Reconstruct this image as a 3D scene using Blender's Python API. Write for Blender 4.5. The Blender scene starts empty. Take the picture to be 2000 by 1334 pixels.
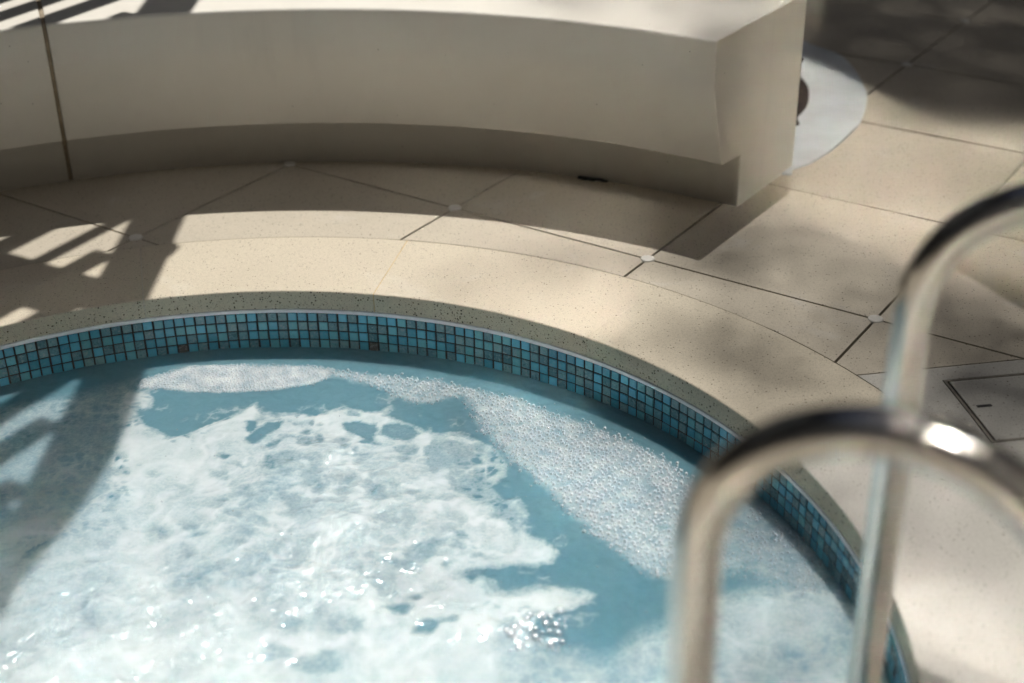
import bpy, bmesh, math, random
import numpy as np
from mathutils import Vector, Matrix

random.seed(7)
rng = np.random.default_rng(7)
scene = bpy.context.scene
COL = scene.collection

# ------------------------------------------------------------------ camera
cam_d = bpy.data.cameras.new("camera")
cam = bpy.data.objects.new("camera", cam_d)
COL.objects.link(cam)
cam_d.sensor_width = 36.0
cam_d.lens = 50.18
cam_d.clip_start = 0.05
cam_d.clip_end = 500.0
cam.matrix_world = Matrix(((0.99980795, 0.01959741, 0.0, 0.0),
                           (-0.00952054, 0.48571285, -0.87406658, 0.0),
                           (-0.01712944, 0.87389872, 0.48580615, 1.5675),
                           (0, 0, 0, 1)))
cam_d.dof.use_dof = True
cam_d.dof.focus_distance = 3.25
cam_d.dof.aperture_fstop = 1.7
scene.camera = cam

# ------------------------------------------------------------------ sky and sun
SUN_DIR = Vector((-0.043, -0.187, -0.505)).normalized()      # the way the light travels
KX, KY = -0.043 / 0.505, -0.187 / 0.505                      # shadow shift per metre of height
world = bpy.data.worlds.new("World")
scene.world = world
world.use_nodes = True
wn = world.node_tree
bg = wn.nodes["Background"]
sky = wn.nodes.new("ShaderNodeTexSky")
sky.sky_type = 'NISHITA'
sky.sun_disc = False
sky.sun_elevation = math.radians(69.2)
sky.sun_rotation = math.radians(13.0)
wn.links.new(sky.outputs[0], bg.inputs[0])
bg.inputs[1].default_value = 0.025
sun_d = bpy.data.lights.new("sun", 'SUN')
sun_d.energy = 4.15
sun_d.angle = math.radians(0.53)
sun_d.color = (1.0, 0.955, 0.88)
sun = bpy.data.objects.new("sun", sun_d)
sun.rotation_euler = SUN_DIR.to_track_quat('-Z', 'Y').to_euler()
sun.location = (1.7, 7.5, 20)
COL.objects.link(sun)
scene.view_settings.view_transform = 'Standard'
scene.view_settings.look = 'None'
scene.view_settings.exposure = 0.0
scene.view_settings.gamma = 1.0
scene.cycles.use_denoising = True
scene.cycles.sample_clamp_indirect = 0.0
scene.cycles.blur_glossy = 0.0
scene.cycles.max_bounces = 10
scene.cycles.transparent_max_bounces = 12

# ------------------------------------------------------------------ layout (metres, deck top at z = 0)
TUB = Vector((-0.595, 1.862, 0.0))
R_IN, R_OUT = 1.235, 1.545
Z_WATER = -0.157
GRID_O = Vector((-0.642, 3.915))
GRID_U = Vector((math.cos(-0.60507), math.sin(-0.60507)))
GRID_V = Vector((math.sin(-0.60507), -math.cos(-0.60507)))
PAVER = 0.6

FOAM_PATCHES = [  # foam densities; milky left patches also carry the tone of shaded water
    ([(-1.403, 2.467), (-1.114, 2.403), (-1.002, 2.417), (-0.902, 2.441), (-0.829, 2.542), (-0.746, 2.409), (-0.597, 1.698), (-1.186, 1.714)], 0.46, 0.06),
    ([(-1.515, 2.75), (-1.189, 2.826), (-1.027, 2.888), (-0.907, 2.955), (-0.876, 2.814), (-0.868, 2.643), (-0.852, 2.413), (-1.353, 2.341)], 0.36, 0.05),
    ([(-1.235, 2.304), (-1.047, 2.357), (-0.988, 2.408), (-0.932, 2.415), (-0.921, 2.393), (-0.986, 2.364), (-1.026, 2.289), (-1.211, 2.238)], 0.75, 0.02),
    ([(-1.097, 2.671), (-1.09, 2.811), (-1.049, 2.832), (-1.035, 2.802), (-1.068, 2.773), (-1.074, 2.712), (-1.082, 2.64)], 0.3, 0.02),  # wisp at the stripe of sun between the slats, tinted in as foam
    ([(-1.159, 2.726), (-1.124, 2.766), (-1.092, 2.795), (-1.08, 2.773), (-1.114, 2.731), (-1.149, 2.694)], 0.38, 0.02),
    ([(-0.852, 2.413), (-0.883, 2.706), (-0.921, 2.896), (-0.865, 2.892), (-0.842, 2.851), (-0.844, 2.82), (-0.87, 2.803), (-0.868, 2.781), (-0.847, 2.751), (-0.811, 2.72), (-0.772, 2.695), (-0.742, 2.692), (-0.717, 2.71), (-0.693, 2.737), (-0.657, 2.766), (-0.627, 2.794), (-0.612, 2.816), (-0.597, 2.833), (-0.591, 2.815), (-0.577, 2.79), (-0.541, 2.773), (-0.501, 2.78), (-0.459, 2.772), (-0.426, 2.786), (-0.38, 2.796), (-0.355, 2.788), (-0.326, 2.78), (-0.302, 2.786), (-0.283, 2.81), (-0.279, 2.792), (-0.293, 2.766), (-0.27, 2.743), (-0.235, 2.725), (-0.187, 2.691), (-0.152, 2.683), (-0.118, 2.688), (-0.089, 2.656), (-0.061, 2.63), (-0.036, 2.593), (-0.018, 2.553), (-0.022, 2.518), (-0.044, 2.49), (-0.06, 2.474), (-0.022, 2.412), (0.002, 2.435), (0.012, 2.411), (0.024, 2.366), (0.015, 2.331), (0.053, 2.276), (0.077, 2.245), (0.066, 2.217), (0.041, 2.202), (0.001, 2.211), (-0.048, 2.209), (-0.093, 2.199), (-0.102, 2.171), (-0.078, 2.178), (-0.048, 2.162), (-0.038, 2.139), (-0.024, 2.123), (0.0, 2.122), (0.039, 2.136), (0.073, 2.138), (0.107, 2.127), (0.14, 2.111), (0.124, 2.092), (0.076, 2.075), (0.037, 2.062), (0.027, 2.034), (-0.011, 2.0), (0.026, 1.951), (0.088, 1.922), (0.135, 1.679), (0.212, 1.147), (-0.024, 0.546), (-0.387, 0.483), (-0.791, 0.675), (-1.144, 1.713), (-1.228, 2.028)], 0.97, 0.012),
    ([(-1.269, 2.131), (-0.93, 2.311), (-0.859, 2.486), (-0.75, 2.239), (-0.76, 2.029), (-0.91, 1.906), (-1.149, 1.83)], 0.78, 0.05),
    ([(-0.182, 2.321), (-0.188, 2.244), (-0.212, 2.178), (-0.25, 2.128), (-0.298, 2.098), (-0.354, 2.088), (-0.411, 2.101), (-0.467, 2.135), (-0.515, 2.187), (-0.553, 2.255), (-0.575, 2.333), (-0.579, 2.415), (-0.562, 2.491), (-0.525, 2.553), (-0.471, 2.594), (-0.407, 2.606), (-0.34, 2.589), (-0.278, 2.545), (-0.228, 2.48), (-0.196, 2.402)], 0.8, 0.09),
    ([(-0.237, 2.207), (-0.248, 2.16), (-0.285, 2.128), (-0.337, 2.118), (-0.392, 2.131), (-0.435, 2.166), (-0.456, 2.214), (-0.448, 2.262), (-0.411, 2.297), (-0.356, 2.309), (-0.298, 2.294), (-0.255, 2.256)], 0.92, 0.05),
    ([(-0.175, 2.68), (-0.118, 2.682), (-0.061, 2.63), (-0.022, 2.563), (-0.019, 2.533), (-0.038, 2.499), (-0.06, 2.474), (-0.007, 2.402), (0.034, 2.331), (0.003, 2.298), (-0.059, 2.404), (-0.136, 2.508), (-0.182, 2.578)], 0.46, 0.02),
    ([(-0.502, 2.65), (-0.383, 2.585), (-0.271, 2.571), (-0.17, 2.529), (-0.081, 2.441), (0.003, 2.332), (0.077, 2.245), (0.061, 2.217), (-0.008, 2.24), (-0.079, 2.317), (-0.166, 2.435), (-0.267, 2.513), (-0.39, 2.55), (-0.497, 2.609)], 1.0, 0.02),
    ([(-0.3, 2.131), (-0.205, 2.159), (-0.087, 2.171), (-0.043, 2.139), (-0.034, 2.116), (0.039, 2.133), (0.097, 2.127), (0.135, 2.109), (0.076, 2.078), (-0.01, 2.049), (-0.122, 2.01), (-0.288, 1.987)], 1.0, 0.03),
    ([(-0.609, 2.756), (-0.588, 2.755), (-0.58, 2.72), (-0.589, 2.703), (-0.603, 2.717)], 0.045000000000000005, 0.004),
    ([(-0.601, 2.679), (-0.587, 2.703), (-0.575, 2.72), (-0.561, 2.745), (-0.521, 2.75), (-0.523, 2.724), (-0.542, 2.693), (-0.562, 2.669), (-0.577, 2.657), (-0.593, 2.664)], 0.07200000000000001, 0.005),
    ([(-0.55, 2.642), (-0.533, 2.668), (-0.515, 2.675), (-0.52, 2.655), (-0.535, 2.639)], 0.18000000000000002, 0.005),
    ([(-0.523, 2.682), (-0.508, 2.692), (-0.487, 2.691), (-0.494, 2.677), (-0.516, 2.671)], 0.27, 0.005),
    ([(-0.423, 2.674), (-0.426, 2.658), (-0.437, 2.646), (-0.453, 2.642), (-0.47, 2.647), (-0.483, 2.66), (-0.49, 2.677), (-0.487, 2.693), (-0.477, 2.705), (-0.46, 2.709), (-0.443, 2.704), (-0.43, 2.691)], 0.378, 0.005),
    ([(-0.543, 2.617), (-0.51, 2.626), (-0.477, 2.629), (-0.455, 2.608), (-0.471, 2.582), (-0.509, 2.574), (-0.538, 2.585)], 0.432, 0.008),
    ([(-0.494, 2.563), (-0.497, 2.558), (-0.505, 2.554), (-0.517, 2.552), (-0.53, 2.554), (-0.539, 2.559), (-0.543, 2.565), (-0.541, 2.571), (-0.532, 2.575), (-0.52, 2.576), (-0.508, 2.574), (-0.498, 2.569)], 0.45, 0.006),
    ([(-0.473, 2.539), (-0.474, 2.532), (-0.479, 2.526), (-0.486, 2.524), (-0.494, 2.527), (-0.5, 2.533), (-0.504, 2.54), (-0.502, 2.548), (-0.498, 2.554), (-0.49, 2.555), (-0.482, 2.553), (-0.476, 2.547)], 0.49500000000000005, 0.008),
    ([(-0.42, 2.6), (-0.422, 2.593), (-0.429, 2.587), (-0.438, 2.585), (-0.449, 2.588), (-0.457, 2.594), (-0.46, 2.602), (-0.459, 2.61), (-0.452, 2.616), (-0.442, 2.617), (-0.432, 2.615), (-0.424, 2.609)], 0.54, 0.01),
    ([(-0.581, 2.568), (-0.582, 2.564), (-0.585, 2.56), (-0.59, 2.559), (-0.595, 2.56), (-0.599, 2.564), (-0.601, 2.569), (-0.601, 2.574), (-0.598, 2.578), (-0.593, 2.579), (-0.588, 2.577), (-0.583, 2.573)], 0.36000000000000004, 0.006),
    ([(-0.623, 2.614), (-0.624, 2.608), (-0.627, 2.603), (-0.633, 2.602), (-0.64, 2.604), (-0.645, 2.608), (-0.648, 2.615), (-0.647, 2.621), (-0.643, 2.625), (-0.637, 2.626), (-0.631, 2.624), (-0.626, 2.62)], 0.108, 0.005),
    ([(-0.597, 2.583), (-0.598, 2.579), (-0.602, 2.576), (-0.609, 2.575), (-0.616, 2.577), (-0.621, 2.58), (-0.624, 2.584), (-0.623, 2.588), (-0.618, 2.59), (-0.612, 2.591), (-0.605, 2.59), (-0.599, 2.587)], 0.54, 0.006),
    ([(-0.361, 2.657), (-0.363, 2.646), (-0.369, 2.638), (-0.379, 2.635), (-0.389, 2.639), (-0.396, 2.647), (-0.4, 2.659), (-0.399, 2.67), (-0.392, 2.678), (-0.383, 2.681), (-0.373, 2.678), (-0.365, 2.669)], 0.45, 0.006),
    ([(-0.339, 2.63), (-0.34, 2.625), (-0.342, 2.621), (-0.347, 2.62), (-0.352, 2.622), (-0.355, 2.625), (-0.357, 2.631), (-0.356, 2.636), (-0.353, 2.639), (-0.349, 2.641), (-0.344, 2.639), (-0.34, 2.635)], 0.45, 0.005),
    ([(-0.351, 2.772), (-0.352, 2.766), (-0.357, 2.761), (-0.365, 2.76), (-0.373, 2.762), (-0.379, 2.767), (-0.381, 2.774), (-0.38, 2.78), (-0.375, 2.785), (-0.367, 2.786), (-0.359, 2.784), (-0.353, 2.779)], 0.225, 0.005),
    ([(-0.392, 2.735), (-0.352, 2.744), (-0.313, 2.736), (-0.303, 2.706), (-0.312, 2.685), (-0.301, 2.657), (-0.322, 2.658), (-0.347, 2.69), (-0.371, 2.698)], 0.108, 0.005),
    ([(-0.31, 2.656), (-0.312, 2.652), (-0.318, 2.649), (-0.326, 2.648), (-0.334, 2.649), (-0.34, 2.653), (-0.342, 2.657), (-0.34, 2.661), (-0.335, 2.664), (-0.327, 2.665), (-0.319, 2.663), (-0.313, 2.66)], 0.108, 0.004),
    ([(-0.292, 2.649), (-0.293, 2.646), (-0.297, 2.644), (-0.303, 2.643), (-0.308, 2.644), (-0.313, 2.646), (-0.314, 2.65), (-0.313, 2.653), (-0.309, 2.655), (-0.303, 2.655), (-0.298, 2.654), (-0.293, 2.652)], 0.18000000000000002, 0.004),
    ([(-0.318, 2.607), (-0.322, 2.604), (-0.334, 2.602), (-0.351, 2.602), (-0.368, 2.603), (-0.38, 2.606), (-0.385, 2.609), (-0.381, 2.612), (-0.369, 2.614), (-0.352, 2.614), (-0.335, 2.613), (-0.323, 2.61)], 0.49500000000000005, 0.006),
    ([(-0.298, 2.723), (-0.264, 2.732), (-0.228, 2.718), (-0.207, 2.685), (-0.231, 2.657), (-0.26, 2.673), (-0.296, 2.689)], 0.14400000000000002, 0.006),
    ([(-0.266, 2.638), (-0.236, 2.647), (-0.21, 2.636), (-0.219, 2.607), (-0.241, 2.6), (-0.257, 2.617)], 0.29700000000000004, 0.006),
    ([(-0.226, 2.584), (-0.228, 2.579), (-0.234, 2.575), (-0.243, 2.574), (-0.252, 2.576), (-0.259, 2.58), (-0.262, 2.585), (-0.26, 2.59), (-0.253, 2.593), (-0.244, 2.594), (-0.235, 2.593), (-0.229, 2.589)], 0.54, 0.006),
    ([(-0.201, 2.629), (-0.175, 2.663), (-0.14, 2.654), (-0.134, 2.637), (-0.161, 2.614), (-0.196, 2.595)], 0.36000000000000004, 0.006),
    ([(-0.112, 2.608), (-0.114, 2.603), (-0.12, 2.599), (-0.127, 2.598), (-0.135, 2.6), (-0.141, 2.604), (-0.143, 2.609), (-0.141, 2.614), (-0.136, 2.617), (-0.128, 2.618), (-0.12, 2.617), (-0.114, 2.613)], 0.324, 0.005),
    ([(-0.092, 2.565), (-0.096, 2.553), (-0.106, 2.545), (-0.121, 2.543), (-0.135, 2.546), (-0.146, 2.555), (-0.15, 2.567), (-0.146, 2.579), (-0.136, 2.587), (-0.122, 2.59), (-0.107, 2.586), (-0.096, 2.577)], 0.30600000000000005, 0.006),
    ([(-0.154, 2.546), (-0.155, 2.537), (-0.16, 2.531), (-0.166, 2.529), (-0.173, 2.531), (-0.178, 2.538), (-0.18, 2.547), (-0.179, 2.555), (-0.174, 2.562), (-0.168, 2.564), (-0.161, 2.561), (-0.156, 2.555)], 0.36000000000000004, 0.006),
    ([(-0.173, 2.568), (-0.174, 2.564), (-0.177, 2.561), (-0.182, 2.56), (-0.186, 2.562), (-0.19, 2.565), (-0.191, 2.569), (-0.19, 2.572), (-0.187, 2.575), (-0.182, 2.576), (-0.178, 2.575), (-0.175, 2.572)], 0.36000000000000004, 0.005),
    ([(-0.093, 2.681), (-0.096, 2.675), (-0.105, 2.671), (-0.118, 2.67), (-0.13, 2.672), (-0.14, 2.677), (-0.143, 2.683), (-0.14, 2.689), (-0.131, 2.694), (-0.118, 2.695), (-0.106, 2.693), (-0.097, 2.688)], 0.27, 0.005),
    ([(-0.069, 2.574), (-0.071, 2.566), (-0.076, 2.561), (-0.082, 2.559), (-0.089, 2.561), (-0.094, 2.567), (-0.096, 2.575), (-0.094, 2.583), (-0.089, 2.589), (-0.083, 2.591), (-0.076, 2.588), (-0.071, 2.582)], 0.25200000000000006, 0.005),
    ([(-0.068, 2.635), (-0.07, 2.63), (-0.075, 2.626), (-0.083, 2.625), (-0.091, 2.627), (-0.097, 2.631), (-0.099, 2.636), (-0.097, 2.641), (-0.091, 2.644), (-0.083, 2.645), (-0.076, 2.644), (-0.07, 2.64)], 0.342, 0.005),
    ([(-0.078, 2.488), (-0.082, 2.478), (-0.093, 2.472), (-0.108, 2.47), (-0.123, 2.473), (-0.135, 2.48), (-0.139, 2.49), (-0.135, 2.499), (-0.124, 2.505), (-0.109, 2.508), (-0.094, 2.504), (-0.082, 2.497)], 0.324, 0.01),
    ([(-0.044, 2.449), (-0.047, 2.44), (-0.057, 2.434), (-0.07, 2.432), (-0.084, 2.434), (-0.093, 2.442), (-0.097, 2.451), (-0.094, 2.46), (-0.084, 2.466), (-0.071, 2.468), (-0.057, 2.466), (-0.047, 2.458)], 0.324, 0.01),
    ([(0.002, 2.366), (-0.001, 2.359), (-0.01, 2.353), (-0.023, 2.352), (-0.035, 2.354), (-0.044, 2.36), (-0.048, 2.368), (-0.044, 2.376), (-0.035, 2.381), (-0.023, 2.383), (-0.01, 2.381), (-0.001, 2.374)], 0.28800000000000003, 0.01),
    ([(-0.237, 2.215), (-0.21, 2.258), (-0.166, 2.3), (-0.14, 2.289), (-0.161, 2.237), (-0.192, 2.201), (-0.221, 2.191)], 0.324, 0.012),
    ([(-0.1, 2.304), (-0.101, 2.294), (-0.106, 2.287), (-0.113, 2.285), (-0.119, 2.287), (-0.124, 2.295), (-0.126, 2.305), (-0.125, 2.315), (-0.12, 2.323), (-0.113, 2.325), (-0.107, 2.322), (-0.102, 2.315)], 0.27, 0.008),
    ([(-0.104, 2.268), (-0.105, 2.262), (-0.109, 2.258), (-0.114, 2.256), (-0.119, 2.258), (-0.123, 2.263), (-0.124, 2.268), (-0.123, 2.274), (-0.12, 2.278), (-0.114, 2.28), (-0.109, 2.278), (-0.106, 2.274)], 0.27, 0.008),
    ([(-0.238, 2.228), (-0.239, 2.223), (-0.242, 2.22), (-0.246, 2.218), (-0.25, 2.22), (-0.253, 2.224), (-0.254, 2.228), (-0.253, 2.233), (-0.251, 2.237), (-0.247, 2.238), (-0.243, 2.236), (-0.24, 2.233)], 0.315, 0.006),
    ([(-0.066, 2.24), (-0.068, 2.237), (-0.072, 2.235), (-0.078, 2.234), (-0.084, 2.235), (-0.089, 2.238), (-0.09, 2.241), (-0.089, 2.244), (-0.085, 2.246), (-0.079, 2.247), (-0.072, 2.246), (-0.068, 2.244)], 0.27, 0.005),
    ([(-0.13, 2.212), (-0.131, 2.205), (-0.134, 2.201), (-0.139, 2.199), (-0.144, 2.201), (-0.148, 2.206), (-0.15, 2.212), (-0.149, 2.219), (-0.145, 2.223), (-0.14, 2.225), (-0.135, 2.223), (-0.131, 2.218)], 0.36000000000000004, 0.008),
    ([(-0.102, 2.175), (-0.078, 2.199), (-0.058, 2.205), (-0.063, 2.183), (-0.082, 2.163)], 0.135, 0.008),
    ([(-0.251, 2.1), (-0.216, 2.105), (-0.193, 2.095), (-0.205, 2.072), (-0.218, 2.065)], 0.12600000000000003, 0.008),
    ([(-0.181, 2.123), (-0.182, 2.119), (-0.186, 2.116), (-0.191, 2.115), (-0.195, 2.116), (-0.199, 2.119), (-0.201, 2.124), (-0.2, 2.128), (-0.196, 2.132), (-0.191, 2.133), (-0.187, 2.131), (-0.183, 2.128)], 0.315, 0.008),
    ([(-0.193, 2.017), (-0.18, 2.047), (-0.152, 2.06), (-0.14, 2.036), (-0.155, 2.014), (-0.183, 2.012)], 0.14400000000000002, 0.008),
    ([(-0.107, 2.055), (-0.11, 2.051), (-0.118, 2.048), (-0.128, 2.047), (-0.138, 2.048), (-0.146, 2.052), (-0.149, 2.056), (-0.146, 2.06), (-0.139, 2.063), (-0.128, 2.064), (-0.118, 2.063), (-0.11, 2.059)], 0.27, 0.008),
    ([(-0.291, 2.043), (-0.293, 2.031), (-0.303, 2.023), (-0.317, 2.02), (-0.331, 2.023), (-0.342, 2.032), (-0.347, 2.045), (-0.345, 2.057), (-0.335, 2.066), (-0.321, 2.068), (-0.307, 2.065), (-0.295, 2.055)], 0.45, 0.015),
    ([(-0.411, 1.967), (-0.413, 1.959), (-0.42, 1.954), (-0.431, 1.952), (-0.442, 1.954), (-0.451, 1.96), (-0.455, 1.969), (-0.453, 1.977), (-0.446, 1.982), (-0.435, 1.984), (-0.424, 1.982), (-0.415, 1.976)], 0.49500000000000005, 0.015),
    ([(-0.32, 1.938), (-0.325, 1.929), (-0.339, 1.923), (-0.359, 1.922), (-0.38, 1.925), (-0.395, 1.931), (-0.402, 1.94), (-0.398, 1.949), (-0.383, 1.955), (-0.363, 1.956), (-0.342, 1.953), (-0.326, 1.947)], 0.378, 0.015),
    ([(-0.328, 1.961), (-0.329, 1.955), (-0.333, 1.952), (-0.339, 1.95), (-0.346, 1.952), (-0.351, 1.956), (-0.353, 1.962), (-0.352, 1.967), (-0.348, 1.971), (-0.342, 1.972), (-0.335, 1.97), (-0.33, 1.966)], 0.378, 0.01),
    ([(-0.703, 2.343), (-0.703, 2.329), (-0.707, 2.319), (-0.716, 2.316), (-0.726, 2.32), (-0.735, 2.33), (-0.74, 2.344), (-0.741, 2.358), (-0.736, 2.368), (-0.727, 2.371), (-0.717, 2.367), (-0.708, 2.357)], 0.558, 0.015),
    ([(-0.645, 2.358), (-0.646, 2.35), (-0.653, 2.345), (-0.663, 2.343), (-0.673, 2.345), (-0.682, 2.351), (-0.687, 2.359), (-0.685, 2.367), (-0.679, 2.373), (-0.669, 2.375), (-0.658, 2.372), (-0.649, 2.366)], 0.558, 0.012),
    ([(-0.624, 2.326), (-0.626, 2.321), (-0.631, 2.318), (-0.639, 2.317), (-0.648, 2.318), (-0.654, 2.322), (-0.658, 2.327), (-0.656, 2.333), (-0.651, 2.336), (-0.643, 2.337), (-0.634, 2.336), (-0.628, 2.332)], 0.558, 0.012),
    ([(-0.578, 2.226), (-0.581, 2.198), (-0.599, 2.179), (-0.627, 2.172), (-0.658, 2.18), (-0.684, 2.201), (-0.698, 2.23), (-0.696, 2.258), (-0.678, 2.278), (-0.649, 2.285), (-0.617, 2.276), (-0.591, 2.254)], 0.7020000000000001, 0.03),
    ([(-0.501, 2.437), (-0.506, 2.414), (-0.525, 2.399), (-0.553, 2.394), (-0.583, 2.401), (-0.608, 2.418), (-0.619, 2.441), (-0.615, 2.464), (-0.596, 2.48), (-0.567, 2.485), (-0.537, 2.478), (-0.513, 2.46)], 0.63, 0.02),
    ([(-0.447, 2.472), (-0.453, 2.461), (-0.472, 2.454), (-0.498, 2.451), (-0.525, 2.455), (-0.546, 2.464), (-0.555, 2.476), (-0.55, 2.487), (-0.531, 2.494), (-0.504, 2.496), (-0.477, 2.492), (-0.456, 2.483)], 0.5940000000000001, 0.015),
    ([(-0.608, 2.534), (-0.61, 2.529), (-0.617, 2.525), (-0.628, 2.523), (-0.639, 2.525), (-0.648, 2.53), (-0.652, 2.536), (-0.65, 2.542), (-0.643, 2.546), (-0.632, 2.547), (-0.621, 2.545), (-0.612, 2.54)], 0.54, 0.01),
    ([(-0.387, 2.046), (-0.389, 2.037), (-0.397, 2.031), (-0.408, 2.029), (-0.421, 2.032), (-0.43, 2.039), (-0.434, 2.047), (-0.432, 2.056), (-0.424, 2.062), (-0.413, 2.064), (-0.401, 2.061), (-0.391, 2.055)], 0.558, 0.02),
    ([(-0.31, 1.934), (-0.312, 1.928), (-0.319, 1.925), (-0.328, 1.923), (-0.337, 1.925), (-0.344, 1.929), (-0.347, 1.935), (-0.345, 1.94), (-0.339, 1.944), (-0.33, 1.945), (-0.32, 1.943), (-0.313, 1.939)], 0.45, 0.01),
    ([(0.045, 1.984), (0.037, 1.972), (0.017, 1.964), (-0.011, 1.961), (-0.038, 1.965), (-0.059, 1.975), (-0.066, 1.987), (-0.059, 2.0), (-0.038, 2.008), (-0.01, 2.011), (0.017, 2.006), (0.038, 1.997)], 0.49500000000000005, 0.03),
    ([(-0.675, 2.498), (-0.676, 2.491), (-0.682, 2.486), (-0.691, 2.484), (-0.702, 2.486), (-0.71, 2.492), (-0.714, 2.5), (-0.713, 2.507), (-0.707, 2.513), (-0.697, 2.514), (-0.687, 2.512), (-0.679, 2.506)], 0.675, 0.012),
    ([(-0.76, 2.549), (-0.761, 2.543), (-0.766, 2.539), (-0.773, 2.538), (-0.781, 2.54), (-0.788, 2.544), (-0.791, 2.55), (-0.79, 2.556), (-0.785, 2.56), (-0.778, 2.562), (-0.77, 2.56), (-0.763, 2.555)], 0.7200000000000001, 0.01),
    ([(0.193, 1.875), (0.179, 1.933), (0.231, 1.999), (0.311, 2.054), (0.374, 2.096), (0.473, 2.12), (0.57, 2.12), (0.608, 2.096), (0.624, 1.974), (0.623, 1.781), (0.594, 1.212), (0.374, 0.842), (0.204, 1.079), (0.152, 1.679)], 0.62, 0.05),
    ([(0.37, 2.067), (0.47, 2.1), (0.586, 2.104), (0.605, 2.016), (0.505, 1.977), (0.373, 1.954)], 0.8, 0.04),
    ([(0.509, 1.939), (0.505, 1.933), (0.496, 1.928), (0.485, 1.927), (0.474, 1.929), (0.467, 1.934), (0.465, 1.941), (0.469, 1.947), (0.478, 1.952), (0.489, 1.953), (0.5, 1.951), (0.507, 1.946)], 0.2, 0.012),
    ([(0.516, 1.91), (0.513, 1.902), (0.507, 1.897), (0.5, 1.895), (0.494, 1.897), (0.491, 1.903), (0.491, 1.911), (0.494, 1.918), (0.5, 1.924), (0.506, 1.926), (0.512, 1.924), (0.516, 1.918)], 0.25, 0.012),
    ([(-0.002, 1.965), (0.08, 1.949), (0.169, 1.92), (0.213, 1.473), (-0.092, 1.48)], 0.5, 0.06),
    ([(-0.891, 2.914), (-0.885, 2.954), (-0.829, 2.981), (-0.785, 3.009), (-0.685, 3.01), (-0.56, 3.0), (-0.497, 2.998), (-0.434, 2.98), (-0.442, 2.942), (-0.475, 2.91), (-0.534, 2.898), (-0.641, 2.883), (-0.689, 2.885), (-0.788, 2.898), (-0.851, 2.91)], 0.72, 0.01),
    ([(-0.446, 2.981), (-0.383, 2.964), (-0.344, 2.945), (-0.27, 2.938), (-0.184, 2.915), (-0.123, 2.884), (-0.05, 2.851), (0.009, 2.826), (0.067, 2.779), (0.146, 2.722), (0.223, 2.666), (0.286, 2.602), (0.345, 2.53), (0.388, 2.444), (0.393, 2.319), (0.358, 2.204), (0.304, 2.159), (0.265, 2.16), (0.238, 2.192), (0.194, 2.266), (0.147, 2.318), (0.118, 2.363), (0.089, 2.426), (0.059, 2.473), (0.027, 2.532), (-0.005, 2.572), (-0.033, 2.633), (-0.067, 2.687), (-0.085, 2.752), (-0.097, 2.808), (-0.116, 2.838), (-0.146, 2.844), (-0.181, 2.822), (-0.204, 2.818), (-0.252, 2.829), (-0.278, 2.872), (-0.316, 2.892), (-0.367, 2.922), (-0.411, 2.941), (-0.43, 2.949)], 0.5, 0.02),
    ([(0.388, 2.444), (0.461, 2.432), (0.517, 2.385), (0.561, 2.28), (0.6, 2.15), (0.604, 2.096), (0.538, 2.106), (0.479, 2.153), (0.383, 2.164), (0.314, 2.159)], 0.42, 0.03),
]
BUBBLE_BANDS = [
    [(-0.891, 2.914), (-0.885, 2.954), (-0.829, 2.981), (-0.785, 3.009), (-0.685, 3.01), (-0.56, 3.0), (-0.497, 2.998), (-0.434, 2.98), (-0.442, 2.942), (-0.475, 2.91), (-0.534, 2.898), (-0.641, 2.883), (-0.689, 2.885), (-0.788, 2.898), (-0.851, 2.91)],
    [(-0.446, 2.981), (-0.383, 2.964), (-0.344, 2.945), (-0.27, 2.938), (-0.184, 2.915), (-0.123, 2.884), (-0.05, 2.851), (0.009, 2.826), (0.067, 2.779), (0.146, 2.722), (0.223, 2.666), (0.286, 2.602), (0.345, 2.53), (0.388, 2.444), (0.393, 2.319), (0.358, 2.204), (0.304, 2.159), (0.265, 2.16), (0.238, 2.192), (0.194, 2.266), (0.147, 2.318), (0.118, 2.363), (0.089, 2.426), (0.059, 2.473), (0.027, 2.532), (-0.005, 2.572), (-0.033, 2.633), (-0.067, 2.687), (-0.085, 2.752), (-0.097, 2.808), (-0.116, 2.838), (-0.146, 2.844), (-0.181, 2.822), (-0.204, 2.818), (-0.252, 2.829), (-0.278, 2.872), (-0.316, 2.892), (-0.367, 2.922), (-0.411, 2.941), (-0.43, 2.949)],
    [(0.388, 2.444), (0.461, 2.432), (0.517, 2.385), (0.561, 2.28), (0.6, 2.15), (0.604, 2.096), (0.538, 2.106), (0.479, 2.153), (0.383, 2.164), (0.314, 2.159)],
    [(-0.024, 2.028), (0.028, 2.055), (0.066, 2.076), (0.093, 2.025), (0.071, 1.956), (-0.002, 1.972)],
]
RING_OUTER = [(1.037, 5.017), (1.065, 4.973), (1.108, 4.91), (1.161, 4.82), (1.178, 4.652), (1.168, 4.454), (1.149, 4.347), (1.087, 4.164), (1.035, 4.07), (0.965, 3.956), (0.904, 3.878), (0.865, 3.833), (0.814, 3.797), (0.779, 3.761)]
RING_INNER = [(0.956, 4.72), (0.974, 4.653), (0.983, 4.583), (0.989, 4.505), (0.975, 4.406), (0.947, 4.301), (0.903, 4.211), (0.86, 4.133)]


# ------------------------------------------------------------------ helpers
def tag(o, label=None, cat=None, group=None, kind=None):
    if label: o["label"] = label
    if cat: o["category"] = cat
    if group: o["group"] = group
    if kind: o["kind"] = kind
    return o

def empty(name, loc, label, cat, group=None):
    o = bpy.data.objects.new(name, None)
    o.empty_display_size = 0.1
    o.location = loc
    COL.objects.link(o)
    return tag(o, label, cat, group)

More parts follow.
